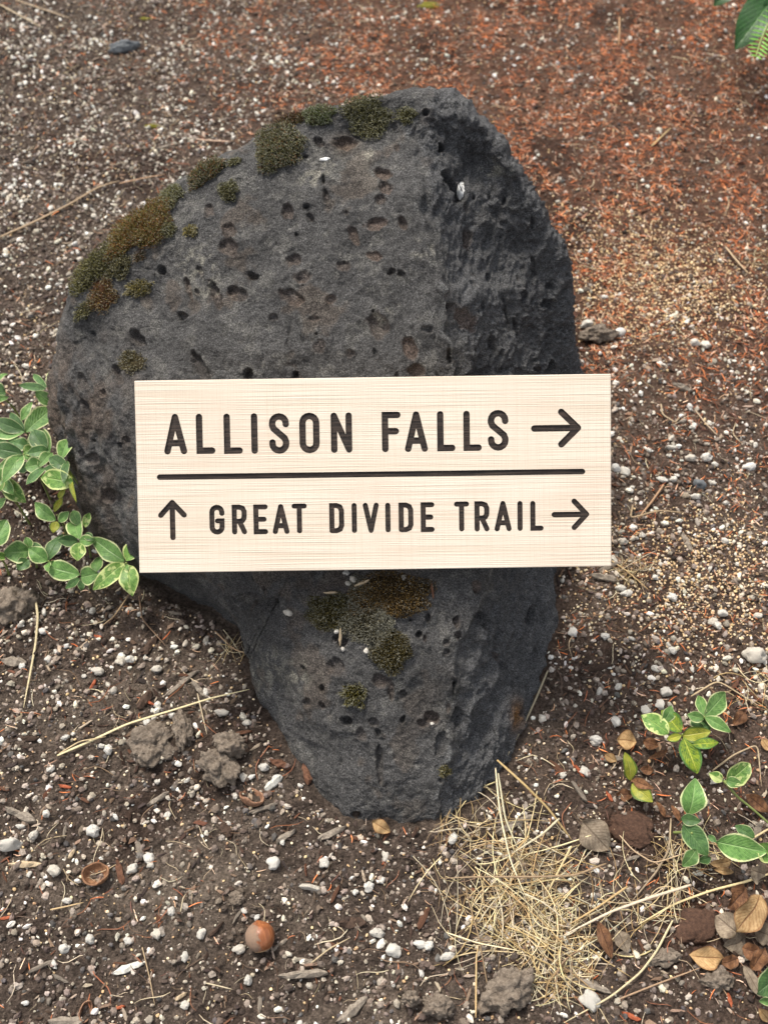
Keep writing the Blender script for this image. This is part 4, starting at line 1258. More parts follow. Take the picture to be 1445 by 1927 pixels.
# stones and clods of other colours ------------------------------------------
M_grey = simple('grey_stone', lin(74, 78, 82), lin(118, 122, 124), 260, .8, .0008)
M_clod = simple('dry_soil_clod', lin(80, 70, 61), lin(138, 126, 112), 330, .95, .0030)
M_red = simple('brown_clod', lin(58, 42, 34), lin(92, 68, 54), 330, .95, .0028)
def rock_thing(name, px, py, ax_, ay_, h, an, mat, label, cat, seed, sub=4, rough=.25, sink=.3):
    V, T = stone_shape(sub, seed, rough, 1, .6)
    V = V + ico(sub)[0] * (.13 * fbm(V, 3.0, 4, .6, seed))[:, None]
    P = on_ground(px, py + ay_ * .2)
    t = to_px(P)[2]
    a = math.radians(-an)
    V = V * [ax_ * t / F_PX, ay_ * t / F_PX * 1.1, h]
    V = V @ np.array([[math.cos(a), math.sin(a), 0], [-math.sin(a), math.cos(a), 0], [0, 0, 1]])
    V[:, 2] = np.maximum(V[:, 2], -h * sink - .001)
    return place(name, V + P + [0, 0, h * sink], T, mat, label, cat)
rock_thing('flat_stone', 236, 92, 30, 14, .012, -18, M_grey, 'flat blue-grey stone lying far back at the upper left', 'stone', 71)
CLODS = [(28, 1135, 38, 36, .018, 'grey soil clod at the left edge below the leaves'), (290, 1395, 34, 36, .016, 'crumbly pale soil clod under the long straw'), (435, 1400, 28, 24, .016, 'soil clod beside the boulder, upper of two'), (412, 1440, 40, 26, .015, 'soil clod beside the boulder, lower of two'),
         (345, 1370, 16, 30, .014, 'narrow soil clod between the straw and the boulder'), (952, 1858, 48, 42, .016, 'large cracked soil clod below the dry grass tuft'), (822, 1890, 26, 24, .014, 'soil clod at the bottom edge left of the large cracked one'), (1350, 1843, 28, 20, .010, 'grey soil clod under the tan fallen leaf'),
         (1250, 1800, 30, 16, .008, 'flat grey clod left of the tan fallen leaf'), (455, 1845, 0, 0, 0, ''), (553, 1722, 0, 0, 0, ''), (1150, 1700, 0, 0, 0, ''), (1122, 630, 30, 14, .012, 'dark grey clod right of the boulder beside white pebbles'), (775, 1878, 16, 14, .010, 'small soil clod left of the bottom edge clod'),
         (445, 1690, 14, 12, .008, 'small pale clod above the hazelnut'), (60, 1430, 0, 0, 0, '')]
for k, (a, b, sx, sy, h, lb) in enumerate(CLODS):
    if lb:
        rock_thing('soil_clod', a, b, sx * 1.1, sy * 1.1, h * .75, r.uniform(-40, 40), M_clod, lb, 'soil clod', 80 + k, 5, .4)
rock_thing('soil_clod', 1188, 1552, 48, 34, .0045, 20, M_red, 'smooth red-brown clod below the yellow two-leaf sprig', 'soil clod', 99, 4, .2)
rock_thing('soil_clod', 1305, 1735, 46, 34, .0045, -30, M_red, 'red-brown clod left of the fallen brown leaves', 'soil clod', 98, 4, .2)
rock_thing('dark_stone', 1314, 912, 13, 9, .006, 35, M_grey, 'small blue-grey stone right of the sign among white pebbles', 'stone', 61, 3)

# bark chips and sticks, one by one ------------------------------------------
M_bark = [simple('bark_dark', lin(44, 34, 28), lin(84, 66, 54), 420, .85, .0010), simple('bark_red', lin(76, 50, 38), lin(116, 82, 62), 420, .85, .0010),
          simple('wood_grey', lin(98, 88, 78), lin(150, 140, 126), 420, .8, .0008), simple('wood_pale', lin(150, 130, 104), lin(196, 178, 148), 420, .75, .0006), simple('wood_white', lin(170, 168, 158), lin(214, 212, 202), 500, .75, .0006),
          simple('needle_orange', lin(128, 66, 42), lin(168, 92, 60), 300, .7, .0003)]
def chip_mesh(seed):
    """irregular splintered slab, long axis x, unit half length"""
    rr = np.random.default_rng(seed)
    k = 7
    xs = np.linspace(-1, 1, k)
    wd = np.array([.35, .8, .95, 1, .9, .85, .3]) * rr.uniform(.75, 1.1, k)
    cy = rr.normal(0, .08, k)
    V = []
    for i in range(k):
        lift = .12 * rr.normal()
        for sy, sz in ((-1, -1), (-1, .5), (0, 1), (1, .5), (1, -1)):
            V.append((xs[i] + rr.normal(0, .06), cy[i] + sy * wd[i] + rr.normal(0, .06), sz * (1 + .25 * rr.normal()) + lift))
    T = []
    for i in range(k - 1):
        for j in range(5):
            a, b = i * 5 + j, i * 5 + (j + 1) % 5
            T += [[a, b, b + 5], [a, b + 5, a + 5]]
    T += [[0, 2, 1], [0, 3, 2], [0, 4, 3]]
    e = (k - 1) * 5
    T += [[e, e + 1, e + 2], [e, e + 2, e + 3], [e, e + 3, e + 4]]
    return np.array(V), np.array(T)
def bar(x0, y0, x1, y1, wpx, mat, label, name='bark_chip', cat='bark chip', h=.0022, seed=0, lift=.001, group=None, rock=False):
    if rock:
        A_, B_ = hit(x0, y0)[0] + [0, 0, .002], hit(x1, y1)[0] + [0, 0, .002]
    else:
        A_, B_ = on_ground(x0, y0, lift), on_ground(x1, y1, lift)
    V, T = chip_mesh(seed)
    d = B_ - A_; L = np.linalg.norm(d); d /= L
    s = np.cross([0, 0, 1], d); s /= np.linalg.norm(s); u = np.cross(d, s)
    w = wpx / 2 * to_px(A_)[2] / F_PX
    V = (A_ + B_) / 2 + V[:, :1] * d * L / 2 + V[:, 1:2] * s * w + V[:, 2:] * u * min(h, w) 
    return place(name, V, T, mat, label, cat, group, smooth_sh=False)
DK, RD, GY, PL, WH, ORG = range(6)
CHIPS = [(8, 1243, 52, 1248, 20, GY, 'blocky grey wood chip at the left edge under the upright straw'), (262, 1335, 285, 1300, 18, DK, 'dark pointed bark chip, lower of two left of the boulder'), (268, 1232, 296, 1200, 18, DK, 'dark triangular bark chip, upper of two left of the boulder'),
         (310, 1312, 372, 1262, 9, GY, 'grey splinter leaning across the soil near the long straw'), (362, 1282, 388, 1312, 10, GY, 'pale grey splinter left of the boulder flank'), (16, 1628, 78, 1627, 12, PL, 'flat pale splinter at the left edge'), (221, 1618, 232, 1665, 12, RD, 'short brown stick right of the open nut shell'),
         (214, 1832, 270, 1812, 15, WH, 'white weathered bark chip at the lower left'), (525, 1838, 616, 1830, 17, GY, 'long grey-brown bark slab near the bottom middle'), (636, 1925, 690, 1878, 20, GY, 'grey stick at the bottom edge, slanting up'), (640, 1738, 688, 1736, 20, DK, 'dark diamond-shaped bark flake right of the hazelnut'),
         (598, 1580, 652, 1555, 12, GY, 'narrow bark strip just below the boulder tip'), (512, 1790, 540, 1768, 8, GY, 'grey splinter touching the hazelnut from the right'), (12, 1522, 66, 1545, 16, GY, 'grey brown bark slab at the left edge of the lower soil'), (94, 1922, 158, 1924, 18, GY, 'grey wood piece cut by the bottom edge'),
         (278, 1516, 316, 1492, 9, GY, 'small tan splinter above the pebbles, middle left'), (418, 1550, 436, 1576, 20, DK, 'dark bark chunk below the broken shell'), (520, 1585, 556, 1562, 12, GY, 'brown strip of bark right of the broken shell'), (470, 1530, 520, 1512, 9, GY, 'grey twig end beside the broken shell'),
         (498, 1487, 530, 1462, 16, WH, 'pale speckled bark piece above the broken shell'), (575, 1430, 582, 1476, 18, RD, 'upright brown bark chip against the boulder foot'), (508, 1430, 545, 1445, 15, RD, 'reddish brown bark piece left of the boulder foot'), (330, 1882, 352, 1868, 8, PL, 'small tan chip near the bottom edge'),
         (130, 1615, 142, 1598, 7, PL, 'tan chip above the open nut shell'), (1262, 722, 1300, 736, 12, GY, 'pinkish wood chip lying right of the sign'), (1275, 790, 1292, 800, 0, PL, ''), (1110, 1082, 1162, 1092, 14, GY, 'grey wood sliver under the lower right corner of the sign'), (1232, 1140, 1268, 1158, 0, DK, ''),
         (930, 1570, 1005, 1535, 14, GY, 'bark strip crossed by dry grass right of the boulder foot'), (1320, 1620, 0, 0, 0, GY, ''), (1070, 1840, 1150, 1868, 14, GY, 'grey-brown wood sliver right of the dry grass'), (350, 1462, 372, 1474, 10, DK, 'small dark bark bit below the soil clods'), (90, 1700, 160, 1694, 0, GY, ''),
         (1283, 1005, 1300, 1040, 12, GY, 'curled grey chip right of the sign bottom'), (395, 1762, 420, 1735, 8, DK, 'dark bark sliver left of the hazelnut'), (560, 1805, 590, 1812, 10, GY, 'brownish bark fragment above the long slab'), (640, 1795, 655, 1830, 0, RD, '')]
for k, (a, b, c, d, w, mt, lb) in enumerate(CHIPS):
    if lb:
        bar(a, b, c, d, w, M_bark[mt], lb, seed=400 + k, h=.0035)
ON = [(135, 1572 - 90, 112, 1478, 7, 'short red-orange needle at the left edge, below the straw'), (178, 1196, 192, 1200, 6, 'orange-red needle just under the leaves'), (170, 1298, 181, 1279, 6, 'thin orange needle above the long straw'), (275, 1317, 291, 1328, 6, 'orange needle touching the long straw'),
      (1130, 1428, 1150, 1425, 8, 'bright orange needle right of the boulder foot'), (1082, 1440, 1098, 1462, 7, 'orange needle slanting right of the dry grass top'), (0, 1730, 24, 1725, 6, 'orange needle at the left edge, mid bottom'), (218, 1898, 236, 1893, 6, 'orange needle at the lower left edge'),
      (1140, 1490, 1152, 1508, 7, 'orange needle below the yellow sprig'), (1170, 1905, 1205, 1920, 9, 'red-brown chip at the bottom right'), (1368, 1868, 1376, 1895, 7, 'orange sliver below the tan fallen leaf'), (720, 1627, 728, 1605, 5, 'red twig below the boulder tip')]
for k, (a, b, c, d, w, lb) in enumerate(ON):
    bar(a, b, c, d, w, M_bark[ORG], lb, name='fallen_needle', cat='needle', seed=470 + k, h=.0012)
bar(668, 1105, 694, 1094, 6, M_bark[PL], 'pale splinter lying on the brown moss under the sign', rock=True, seed=501, h=.001)
bar(812, 1100, 815, 1128, 5, M_bark[RD], 'thin upright splinter at the right end of the brown moss', rock=True, seed=502, h=.001)
bar(641, 1186, 640, 1216, 6, M_bark[PL], 'tan stick standing in a pit of the boulder left of the moss', rock=True, seed=503, h=.001)
bar(610, 1118, 634, 1117, 4, M_bark[PL], 'thin splinter at the upper left of the moss on the boulder', rock=True, seed=504, h=.001)
# loose chips that look alike
CM = []
for k in range(10):
    V, T = chip_mesh(600 + k)
    me = mesh_np('bark_chip', V * [1, .26, .13] + [0, 0, .09], T, None, False)
    CM.append((me, V, T))
chip_variants = []
for k, (me, V, T) in enumerate(CM):
    for mt in (DK, RD, GY):
        m2 = me.copy(); m2.materials.append(M_bark[mt]); chip_variants.append(m2)
x, y = view_points(170, r, lambda a, b: (a > 0) * (a < 1445) * (b > 0) * (b < 1927) * (.35 + .65 * (b > 900)), 0)
px, py, _ = to_px(np.stack([x, y, 0 * x], -1))
for k in range(170):
    cv = int(r.integers(0, 30))
    o = bpy.data.objects.new('bark_chip', chip_variants[cv])
    COL.objects.link(o)
    s = float(powsize(1, r, .0045, .011, 2.2)[0])
    o.location = (x[k], y[k], gh(x[k:k + 1], y[k:k + 1])[0] + .0008)
    o.scale = (s, s * r.uniform(.6, 1.1), s)
    o.rotation_euler = (r.normal(0, .12), r.normal(0, .1), r.uniform(0, 6.28))
    kind_ = ('dark brown', 'reddish brown', 'weathered grey')[cv % 3]
    wh = where(px[k], py[k])
    tag(o, 'small ' + kind_ + ' bark chip ' + wh, 'bark chip', kind_ + ' bark chips ' + wh)

# ------------------------------------------------------------------ nut, shells
def lathe(prof, k=28):
    V, T = [], []
    n = len(prof)
    for i, (rr_, z) in enumerate(prof):
        for j in range(k):
            a = 2 * math.pi * j / k
            V.append((rr_ * math.cos(a), rr_ * math.sin(a), z))
    for i in range(n - 1):
        for j in range(k):
            a, b = i * k + j, i * k + (j + 1) % k
            T.append([a, b, b + k, a + k])
    return np.array(V), np.array(T)
def mk_nut():
    m = NT('hazelnut_shell')
    v = m.coord('Object', (1, 1, 1))
    st = m.noise(m.coord('Object', (420, 420, 30)), 1.0, 3, .6)
    c = m.mix(m.ramp(st, [(.3, 0.0), (.7, 1.0)]), (.16, .050, .018), (.34, .125, .048))
    gm = m.n('ShaderNodeSeparateXYZ', ins={'Vector': m.coord('Object')})
    f = m.math('ADD', m.math('MULTIPLY', gm.outputs[0], 120.0), m.math('MULTIPLY', m.noise(v, 260, 4, .7), 1.6))
    dust = m.ramp(m.math('SUBTRACT', 0.55, f), [(.0, 0.0), (.22, 1.0)])
    c = m.mix(m.math('MULTIPLY', dust, .8), c, lin(128, 112, 96))
    ro = m.mix(dust, (.32, .32, .32), (.95, .95, .95))
    return m.done(c, ro, m.bump(m.math('ADD', st, m.math('MULTIPLY', dust, m.noise(v, 900, 3))), .0004, .7), .5)
P = on_ground(492, 1768)
V, T = lathe([(.0001, -.0100), (.0045, -.0098), (.0078, -.0080), (.0102, -.004), (.0110, .000), (.0104, .0045), (.0080, .0080), (.0045, .0102), (.0015, .0115), (.0001, .0122)], 36)
nut = thing('hazelnut', 'single brown hazelnut dusted with dry soil on its left side', 'nut', P - [0, 0, .001])
me = mesh_np('shell', V, T)
sh = link('shell', me, mk_nut(), nut); sh.location = (0, 0, .0102); sh.rotation_euler = (math.radians(-68), math.radians(12), math.radians(18))
V2, T2 = lathe([(.0001, -.0104), (.0030, -.0103), (.0058, -.0095), (.0062, -.0087), (.0058, -.0088)], 28)
cp = link('base_scar', mesh_np('base_scar', V2, T2), simple('nut_scar', lin(150, 116, 84), lin(176, 148, 116), 600), nut); cp.location = sh.location; cp.rotation_euler = sh.rotation_euler

M_sh_out = simple('shell_outside', lin(96, 66, 48), lin(150, 112, 82), 400, .7, .0005)
M_sh_rust = simple('shell_rust', lin(98, 66, 50), lin(160, 124, 98), 400, .6, .0005)
def half_shell(px, py, rad_px, an, tilt, mat, label, seed, squash=.85):
    P = on_ground(px, py)
    t = to_px(P)[2]
    R0 = rad_px * t / F_PX
    k, n = 30, 9
    V = []
    rr = np.random.default_rng(seed)
    rimn = np.array([.12 * math.sin(2 * a + seed) + .07 * math.sin(5 * a + 1) for a in np.linspace(0, 2 * np.pi, k, endpoint=False)])
    for sgn, rad0 in ((1, 1.0), (-1, .88)):
        rings_ = range(n) if sgn > 0 else range(n - 1, -1, -1)
        for i in rings_:
            f = (i / (n - 1))
            for j in range(k):
                a = 2 * math.pi * j / k
                ph = f * (math.pi / 2) * (1 + rimn[j] * .9)
                V.append((rad0 * R0 * math.sin(ph) * math.cos(a), rad0 * R0 * squash * math.sin(ph) * math.sin(a), -rad0 * R0 * .85 * math.cos(ph)))
    T = []
    for i in range(2 * n - 1):
        for j in range(k):
            a, b = i * k + j, i * k + (j + 1) % k
            T.append([a, b, b + k, a + k])
    V = np.array(V)
    Mx = np.array(Matrix.Rotation(math.radians(an), 3, 'Z') @ Matrix.Rotation(math.radians(tilt), 3, 'X'))
    V = V @ Mx.T
    V[:, 2] -= V[:, 2].min() + .002
    return place('nut_shell', V + P, np.array(T), mat, label, 'nut shell')
half_shell(184, 1648, 26, 15, -8, M_sh_out, 'open grey-brown half nut shell, hollow side up, left of the short stick', 3)
half_shell(476, 1502, 25, 160, 35, M_sh_rust, 'broken rusty nut shell with a hole, left of the boulder foot', 5, .7)
half_shell(165, 1905, 20, 80, 40, M_sh_rust, 'dull orange shell fragment at the lower left edge', 8, .6)

# ------------------------------------------------------------------ leaves
def mk_leaf(name, dark_c, mid_c, edge_c, rib_c, edge_w=.12, blotch=0.0, rough=.45):
    m = NT(name)
    uvn = m.n('ShaderNodeTexCoord').outputs['UV']
    sp = m.n('ShaderNodeSeparateXYZ', ins={'Vector': uvn})
    v = m.coord('Object')
    d = m.math('ABSOLUTE', m.math('SUBTRACT', sp.outputs[0], 0.5))          # 0 midrib .. .5 margin
    nz = m.noise(v, 220, 3, .6)
    d2 = m.math('ADD', d, m.math('MULTIPLY', m.math('SUBTRACT', nz, .5), .10))
    n2 = m.noise(v, 330, 3, .6)
    c = m.mix(m.ramp(n2, [(.35, 0.0), (.65, 1.0)]), dark_c, mid_c)
    # side veins
    wv = m.n('ShaderNodeMath', operation='SINE')
    ph = m.math('ADD', m.math('MULTIPLY', sp.outputs[1], 62.0), m.math('MULTIPLY', d, -46.0))
    m.t.links.new(ph, wv.inputs[0])
    c = m.mix(m.ramp(wv.outputs[0], [(.80, 0.0), (.99, .38)]), c, rib_c)
    if blotch:
        b3 = m.noise(v, 150, 2, .5)
        c = m.mix(m.math('MULTIPLY', m.ramp(b3, [(.56, 0.0), (.60, 1.0)]), blotch), c, edge_c)
    c = m.mix(m.ramp(d2, [(.5 - edge_w - .03, 0.0), (.5 - edge_w + .01, 1.0)]), c, edge_c)
    c = m.mix(m.ramp(d, [(.018, .8), (.035, 0.0)]), c, rib_c)
    oi = m.n('ShaderNodeObjectInfo').outputs['Random']
    c = m.mix(1.0, c, m.ramp(oi, [(0.0, .78), (1.0, 1.22)]), 'MULTIPLY')
    h = m.math('ADD', m.ramp(d, [(.0, 0.0), (.05, 1.0)]), m.math('MULTIPLY', m.ramp(wv.outputs[0], [(.5, 1.0), (1.0, 0.0)]), .5))
    bm_ = m.bump(h, .0007, .7)
    mt = m.done(c, rough, bm_, .4)
    m.b.inputs['Subsurface Weight'].default_value = 0.0
    tr = m.n('ShaderNodeBsdfTranslucent')
    m.t.links.new(c, tr.inputs['Color'])
    mx = m.n('ShaderNodeMixShader', ins={0: .22})
    m.t.links.new(m.b.outputs[0], mx.inputs[1]); m.t.links.new(tr.outputs[0], mx.inputs[2])
    m.t.links.new(mx.outputs[0], m.t.nodes['Material Output'].inputs['Surface'])
    return mt
L_GRN = mk_leaf('periwinkle_leaf', lin(80, 118, 58), lin(112, 152, 80), lin(206, 212, 156), lin(140, 172, 108), .055, .0)
L_VAR = mk_leaf('blotched_periwinkle_leaf', lin(80, 120, 52), lin(120, 158, 76), lin(202, 212, 140), lin(150, 180, 98), .07, .75)
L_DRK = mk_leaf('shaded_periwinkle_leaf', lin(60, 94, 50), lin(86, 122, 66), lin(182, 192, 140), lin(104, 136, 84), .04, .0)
L_YEL = mk_leaf('yellow_leaf', lin(140, 150, 48), lin(176, 176, 62), lin(96, 120, 44), lin(204, 200, 104), .10, .25)
L_MIX = mk_leaf('yellow_veined_leaf', lin(74, 112, 48), lin(150, 172, 50), lin(90, 130, 62), lin(214, 218, 96), .10, .0)
L_TAN = mk_leaf('tan_dead_leaf', lin(166, 132, 88), lin(196, 164, 118), lin(150, 112, 74), lin(122, 84, 52), .05, .0, .7)
L_BRN = mk_leaf('brown_dead_leaf', lin(96, 64, 44), lin(146, 104, 70), lin(112, 82, 58), lin(84, 56, 38), .05, .0, .7)
L_GRY = mk_leaf('grey_dead_leaf', lin(122, 108, 92), lin(156, 142, 122), lin(132, 118, 100), lin(100, 86, 72), .04, .0, .75)
L_BIG = mk_leaf('broad_green_leaf', lin(24, 62, 18), lin(38, 84, 26), lin(34, 76, 24), lin(60, 104, 38), .03, .0, .4)

def leaf_geo(A_, B_, w, fold=.25, arch=.12, shape=.85, twist=0.0, nu=9, nv=13, wave=.06, seed=0, up=None):
    rr = np.random.default_rng(seed + 900)
    A_, B_ = np.asarray(A_, float), np.asarray(B_, float)
    d = B_ - A_; L = np.linalg.norm(d); d /= L
    upv = np.array(up if up is not None else (0, -.45, .9)) + rr.normal(0, .12, 3)
    s = np.cross(d, upv); s /= np.linalg.norm(s)
    n = np.cross(s, d)
    V, uv, T = [], [], []
    p1, p2 = rr.uniform(0, 6, 2)
    for i in range(nv):
        t = i / (nv - 1)
        hw = w / 2 * (math.sin(math.pi * min(1, max(0, t)) ** shape) ** .78 if 0 < t < 1 else 0.02)
        hw = max(hw, w * .02)
        for j in range(nu):
            u = -1 + 2 * j / (nu - 1)
            z = fold * abs(u) ** 1.3 * hw - fold * .3 * hw + arch * L * math.sin(math.pi * t) + wave * w * math.sin(5 * t * 2 + p1) * u * abs(u) + .3 * wave * w * math.sin(9 * t + p2) - .25 * arch * L * t * t
            V.append(A_ + d * L * t + s * hw * u * (1 + .03 * math.sin(11 * t + p2)) + n * z + twist * t * u * hw * n)
            uv.append((.5 + u / 2, t))
    for i in range(nv - 1):
        for j in range(nu - 1):
            a = i * nu + j
            T.append([a, a + 1, a + 1 + nu, a + nu])
    return np.array(V), np.array(T), np.array(uv)

def conv(Z):
    if Z == 'L': return lambda a, b: (a / 4.283, 680 + b / 4.283), 1 / 4.283
    if Z == 'R': return lambda a, b: (1100 + a / 2.98, 1280 + b / 2.98), 1 / 2.98
    if Z == 'T': return lambda a, b: (960 + a / 2.98, b / 2.98), 1 / 2.98
    return lambda a, b: (a, b), 1.0
M_stem = simple('green_stem', lin(110, 124, 66), lin(140, 150, 90), 300, .6, .0002)
M_stem_b = simple('brown_stem', lin(96, 66, 44), lin(130, 100, 70), 300, .7, .0002)
lcount = [0]
def sprig(Z, name, label, cat, hz, leaves, stem=None, group=None, smat=None, root_on_ground=True):
    """leaves: (base x, base y, tip x, tip y, width, material[, tip height offset])"""
    f, k = conv(Z)
    bx = np.mean([l[0] for l in leaves]); by = np.mean([l[1] for l in leaves])
    a, b = f(bx, by)
    c = at_h(a, b, hz)
    g0 = np.array([c[0], c[1] + .004, gh(np.array([c[0]]), np.array([c[1] + .004]))[0]])
    root = thing(name, label, cat, g0, group)
    for l in leaves:
        lcount[0] += 1
        dz = l[6] if len(l) > 6 else random.uniform(-.006, .006)
        A_ = at_h(*f(l[0], l[1]), hz); B_ = at_h(*f(l[2], l[3]), hz + dz)
        w = l[4] * k * to_px(A_)[2] / F_PX
        B_ = A_ + (B_ - A_) * 1.12
        V, T, uv = leaf_geo(A_, B_, w * 1.18, seed=lcount[0], fold=random.uniform(.12, .4), arch=random.uniform(.04, .14))
        link('leaf', mesh_np('leaf', V - g0, T, None, True, uv), l[5], root)
    pts = []
    if stem:
        for (sx, sy, sz) in stem:
            pts.append(at_h(*f(sx, sy), sz))
    else:
        A0 = g0 + [random.uniform(-.008, .008), .006, -.003]
        pts = [A0, (A0 + c) / 2 + [0.003, 0, 0.002], c]
    pts = np.array(pts)
    if len(pts) > 2:
        t = np.linspace(0, len(pts) - 1, 4 * len(pts))
        pts = np.stack([np.interp(t, np.arange(len(pts)), pts[:, q]) for q in range(3)], -1)
        pts[1:-1] = (pts[:-2] + 2 * pts[1:-1] + pts[2:]) / 4
    V, T = tube(pts, np.linspace(.0012, .0009, len(pts)), 6)
    link('stem', mesh_np('stem', V - g0, T, None, True), smat or M_stem, root)
    return root
PG = 'variegated periwinkle sprigs left of the boulder'
G, VR, D, YL, MX, TN, BR_, GR_ = L_GRN, L_VAR, L_DRK, L_YEL, L_MIX, L_TAN, L_BRN, L_GRY
sprig('L', 'periwinkle_sprig', 'topmost periwinkle sprig of four narrow leaves touching the left edge of the boulder', 'plant', .085,
      [(385, 210, 458, 62, 62, G), (378, 212, 280, 112, 48, D), (375, 222, 178, 195, 60, D), (290, 240, 440, 352, 92, G, -.012)], stem=[(390, 210, .085), (425, 300, .07), (432, 420, .03), (430, 460, 0)], group=PG, smat=M_stem_b)
sprig('L', 'periwinkle_sprig', 'leaf cluster cut by the left edge, highest in the left plants', 'plant', .05, [(-30, 170, 55, 105, 45, G), (-60, 240, 40, 255, 130, D), (-30, 310, 62, 290, 50, G)], group=PG)
sprig('L', 'periwinkle_sprig', 'sprig with one broad bright leaf pointing to the boulder, in the upper left plants', 'plant', .085,
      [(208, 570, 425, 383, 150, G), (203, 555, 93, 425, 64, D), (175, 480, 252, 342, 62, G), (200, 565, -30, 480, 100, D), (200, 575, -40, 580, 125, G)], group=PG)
sprig('L', 'periwinkle_sprig', 'sprig of large leaves at the left edge, middle of the left plants', 'plant', .078,
      [(185, 745, -40, 700, 120, D), (188, 752, 42, 952, 115, G), (190, 758, -10, 862, 60, G), (190, 735, 278, 700, 80, VR), (205, 745, 250, 792, 55, G)], group=PG)
sprig('L', 'periwinkle_sprig', 'dense sprig of rounded blue-green leaves in the middle of the left plants', 'plant', .082,
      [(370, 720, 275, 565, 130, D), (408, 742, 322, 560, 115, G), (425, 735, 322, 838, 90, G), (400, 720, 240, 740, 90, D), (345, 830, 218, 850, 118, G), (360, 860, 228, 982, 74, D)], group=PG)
sprig('L', 'periwinkle_sprig', 'sprig leaning on the left flank of the boulder with one wide cream-edged leaf', 'plant', .088,
      [(495, 785, 562, 630, 105, G), (545, 860, 415, 780, 95, D), (545, 885, 370, 865, 70, D), (605, 980, 358, 932, 145, VR), (560, 880, 610, 1105, 42, YL), (545, 800, 520, 965, 60, D)], group=PG)
sprig('L', 'periwinkle_sprig', 'small upright sprig with a pale yellow-green shoot below the wide cream-edged leaf', 'plant', .05,
      [(452, 1282, 298, 1152, 105, G), (462, 1290, 432, 1372, 75, YL), (478, 1295, 552, 1220, 68, G), (440, 1215, 500, 1108, 52, YL), (480, 1110, 520, 1035, 50, YL)], group=PG)
sprig('L', 'periwinkle_sprig', 'four-leaf cross-shaped sprig beside the lower left of the boulder', 'plant', .052,
      [(640, 1320, 595, 1212, 84, G, .0), (690, 1340, 718, 1232, 58, VR), (690, 1390, 748, 1440, 60, D), (638, 1432, 600, 1288, 120, G), (632, 1447, 482, 1440, 84, D), (642, 1442, 757, 1447, 84, G), (636, 1460, 630, 1592, 108, VR)], group=PG)
sprig('L', 'periwinkle_sprig', 'large blotched four-leaf sprig touching the lower left corner of the sign', 'plant', .048,
      [(1008, 1612, 766, 1440, 135, G, .0), (1022, 1610, 1118, 1432, 118, VR, .004), (1004, 1625, 778, 1818, 125, VR, -.004), (1036, 1640, 1066, 1862, 138, VR, -.006), (1018, 1636, 1034, 1680, 34, G)], group=PG)
sprig('L', 'periwinkle_sprig', 'sprig with one long leaf and one round leaf left of the blotched sprig', 'plant', .038,
      [(645, 1722, 392, 1650, 140, G), (655, 1742, 780, 1715, 138, G), (645, 1745, 542, 1822, 56, D), (775, 1700, 802, 1588, 92, G), (660, 1760, 662, 1840, 50, D)], group=PG)
sprig('L', 'periwinkle_sprig', 'sprig with two rounded dark leaves below the hollow in the left plants', 'plant', .042,
      [(385, 1608, 496, 1412, 105, D), (385, 1612, 248, 1515, 118, G), (385, 1590, 262, 1475, 90, D, -.006), (400, 1615, 440, 1640, 60, G), (398, 1620, 383, 1685, 50, G)], group=PG)
sprig('L', 'periwinkle_sprig', 'sprig with one round leaf at the lower left, near the grey clod', 'plant', .04,
      [(246, 1530, 50, 1545, 155, G), (246, 1512, 216, 1425, 66, G), (235, 1595, 150, 1670, 92, D)], group=PG)
sprig('L', 'periwinkle_sprig', 'bright green sprig at the left edge above the dark hollow', 'plant', .07,
      [(25, 950, 104, 1058, 84, G), (20, 938, 192, 1118, 130, VR, -.012), (12, 952, -30, 860, 90, G), (12, 952, 0, 1040, 70, VR), (-40, 1220, 35, 1110, 90, D, -.02)], group=PG)
sprig('L', 'periwinkle_sprig', 'half-seen round leaf cut by the left edge beside the dark hollow', 'plant', .055, [(-50, 1500, 45, 1300, 165, G), (-30, 1580, 40, 1570, 60, VR, -.01)], group=PG)

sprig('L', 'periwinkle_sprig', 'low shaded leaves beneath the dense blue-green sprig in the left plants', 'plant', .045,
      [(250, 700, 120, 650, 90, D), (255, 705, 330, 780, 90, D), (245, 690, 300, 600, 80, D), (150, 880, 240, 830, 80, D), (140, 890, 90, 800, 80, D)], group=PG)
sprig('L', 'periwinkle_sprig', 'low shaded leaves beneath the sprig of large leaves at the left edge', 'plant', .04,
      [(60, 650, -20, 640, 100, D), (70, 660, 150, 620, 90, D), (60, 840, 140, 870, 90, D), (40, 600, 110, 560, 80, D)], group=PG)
PR = 'periwinkle sprigs at the lower right'
sprig('R', 'periwinkle_sprig', 'yellow-veined sprig at right, the most colourful of the lower right plants', 'plant', .035,
      [(540, 292, 440, 180, 88, MX), (545, 312, 688, 290, 78, YL), (550, 320, 622, 502, 104, MX, -.01), (540, 310, 466, 330, 42, YL), (600, 362, 735, 350, 54, MX), (470, 300, 332, 205, 96, VR), (440, 240, 482, 150, 62, G), (690, 295, 628, 205, 110, D, -.01)], group=PR)
sprig('R', 'periwinkle_sprig', 'green three-leaf sprig above the yellow-veined one', 'plant', .04,
      [(672, 202, 778, 80, 94, G), (668, 198, 640, 95, 54, G), (672, 206, 802, 282, 60, G), (668, 215, 583, 195, 56, G)], group=PR)
sprig('R', 'yellow_sprig', 'small bright yellow two-leaf sprig with a brown withered leaf', 'plant', .012,
      [(258, 562, 230, 422, 74, YL, .012), (262, 582, 366, 672, 88, YL, .004), (265, 560, 372, 602, 48, BR_, .008)], smat=M_stem_b)
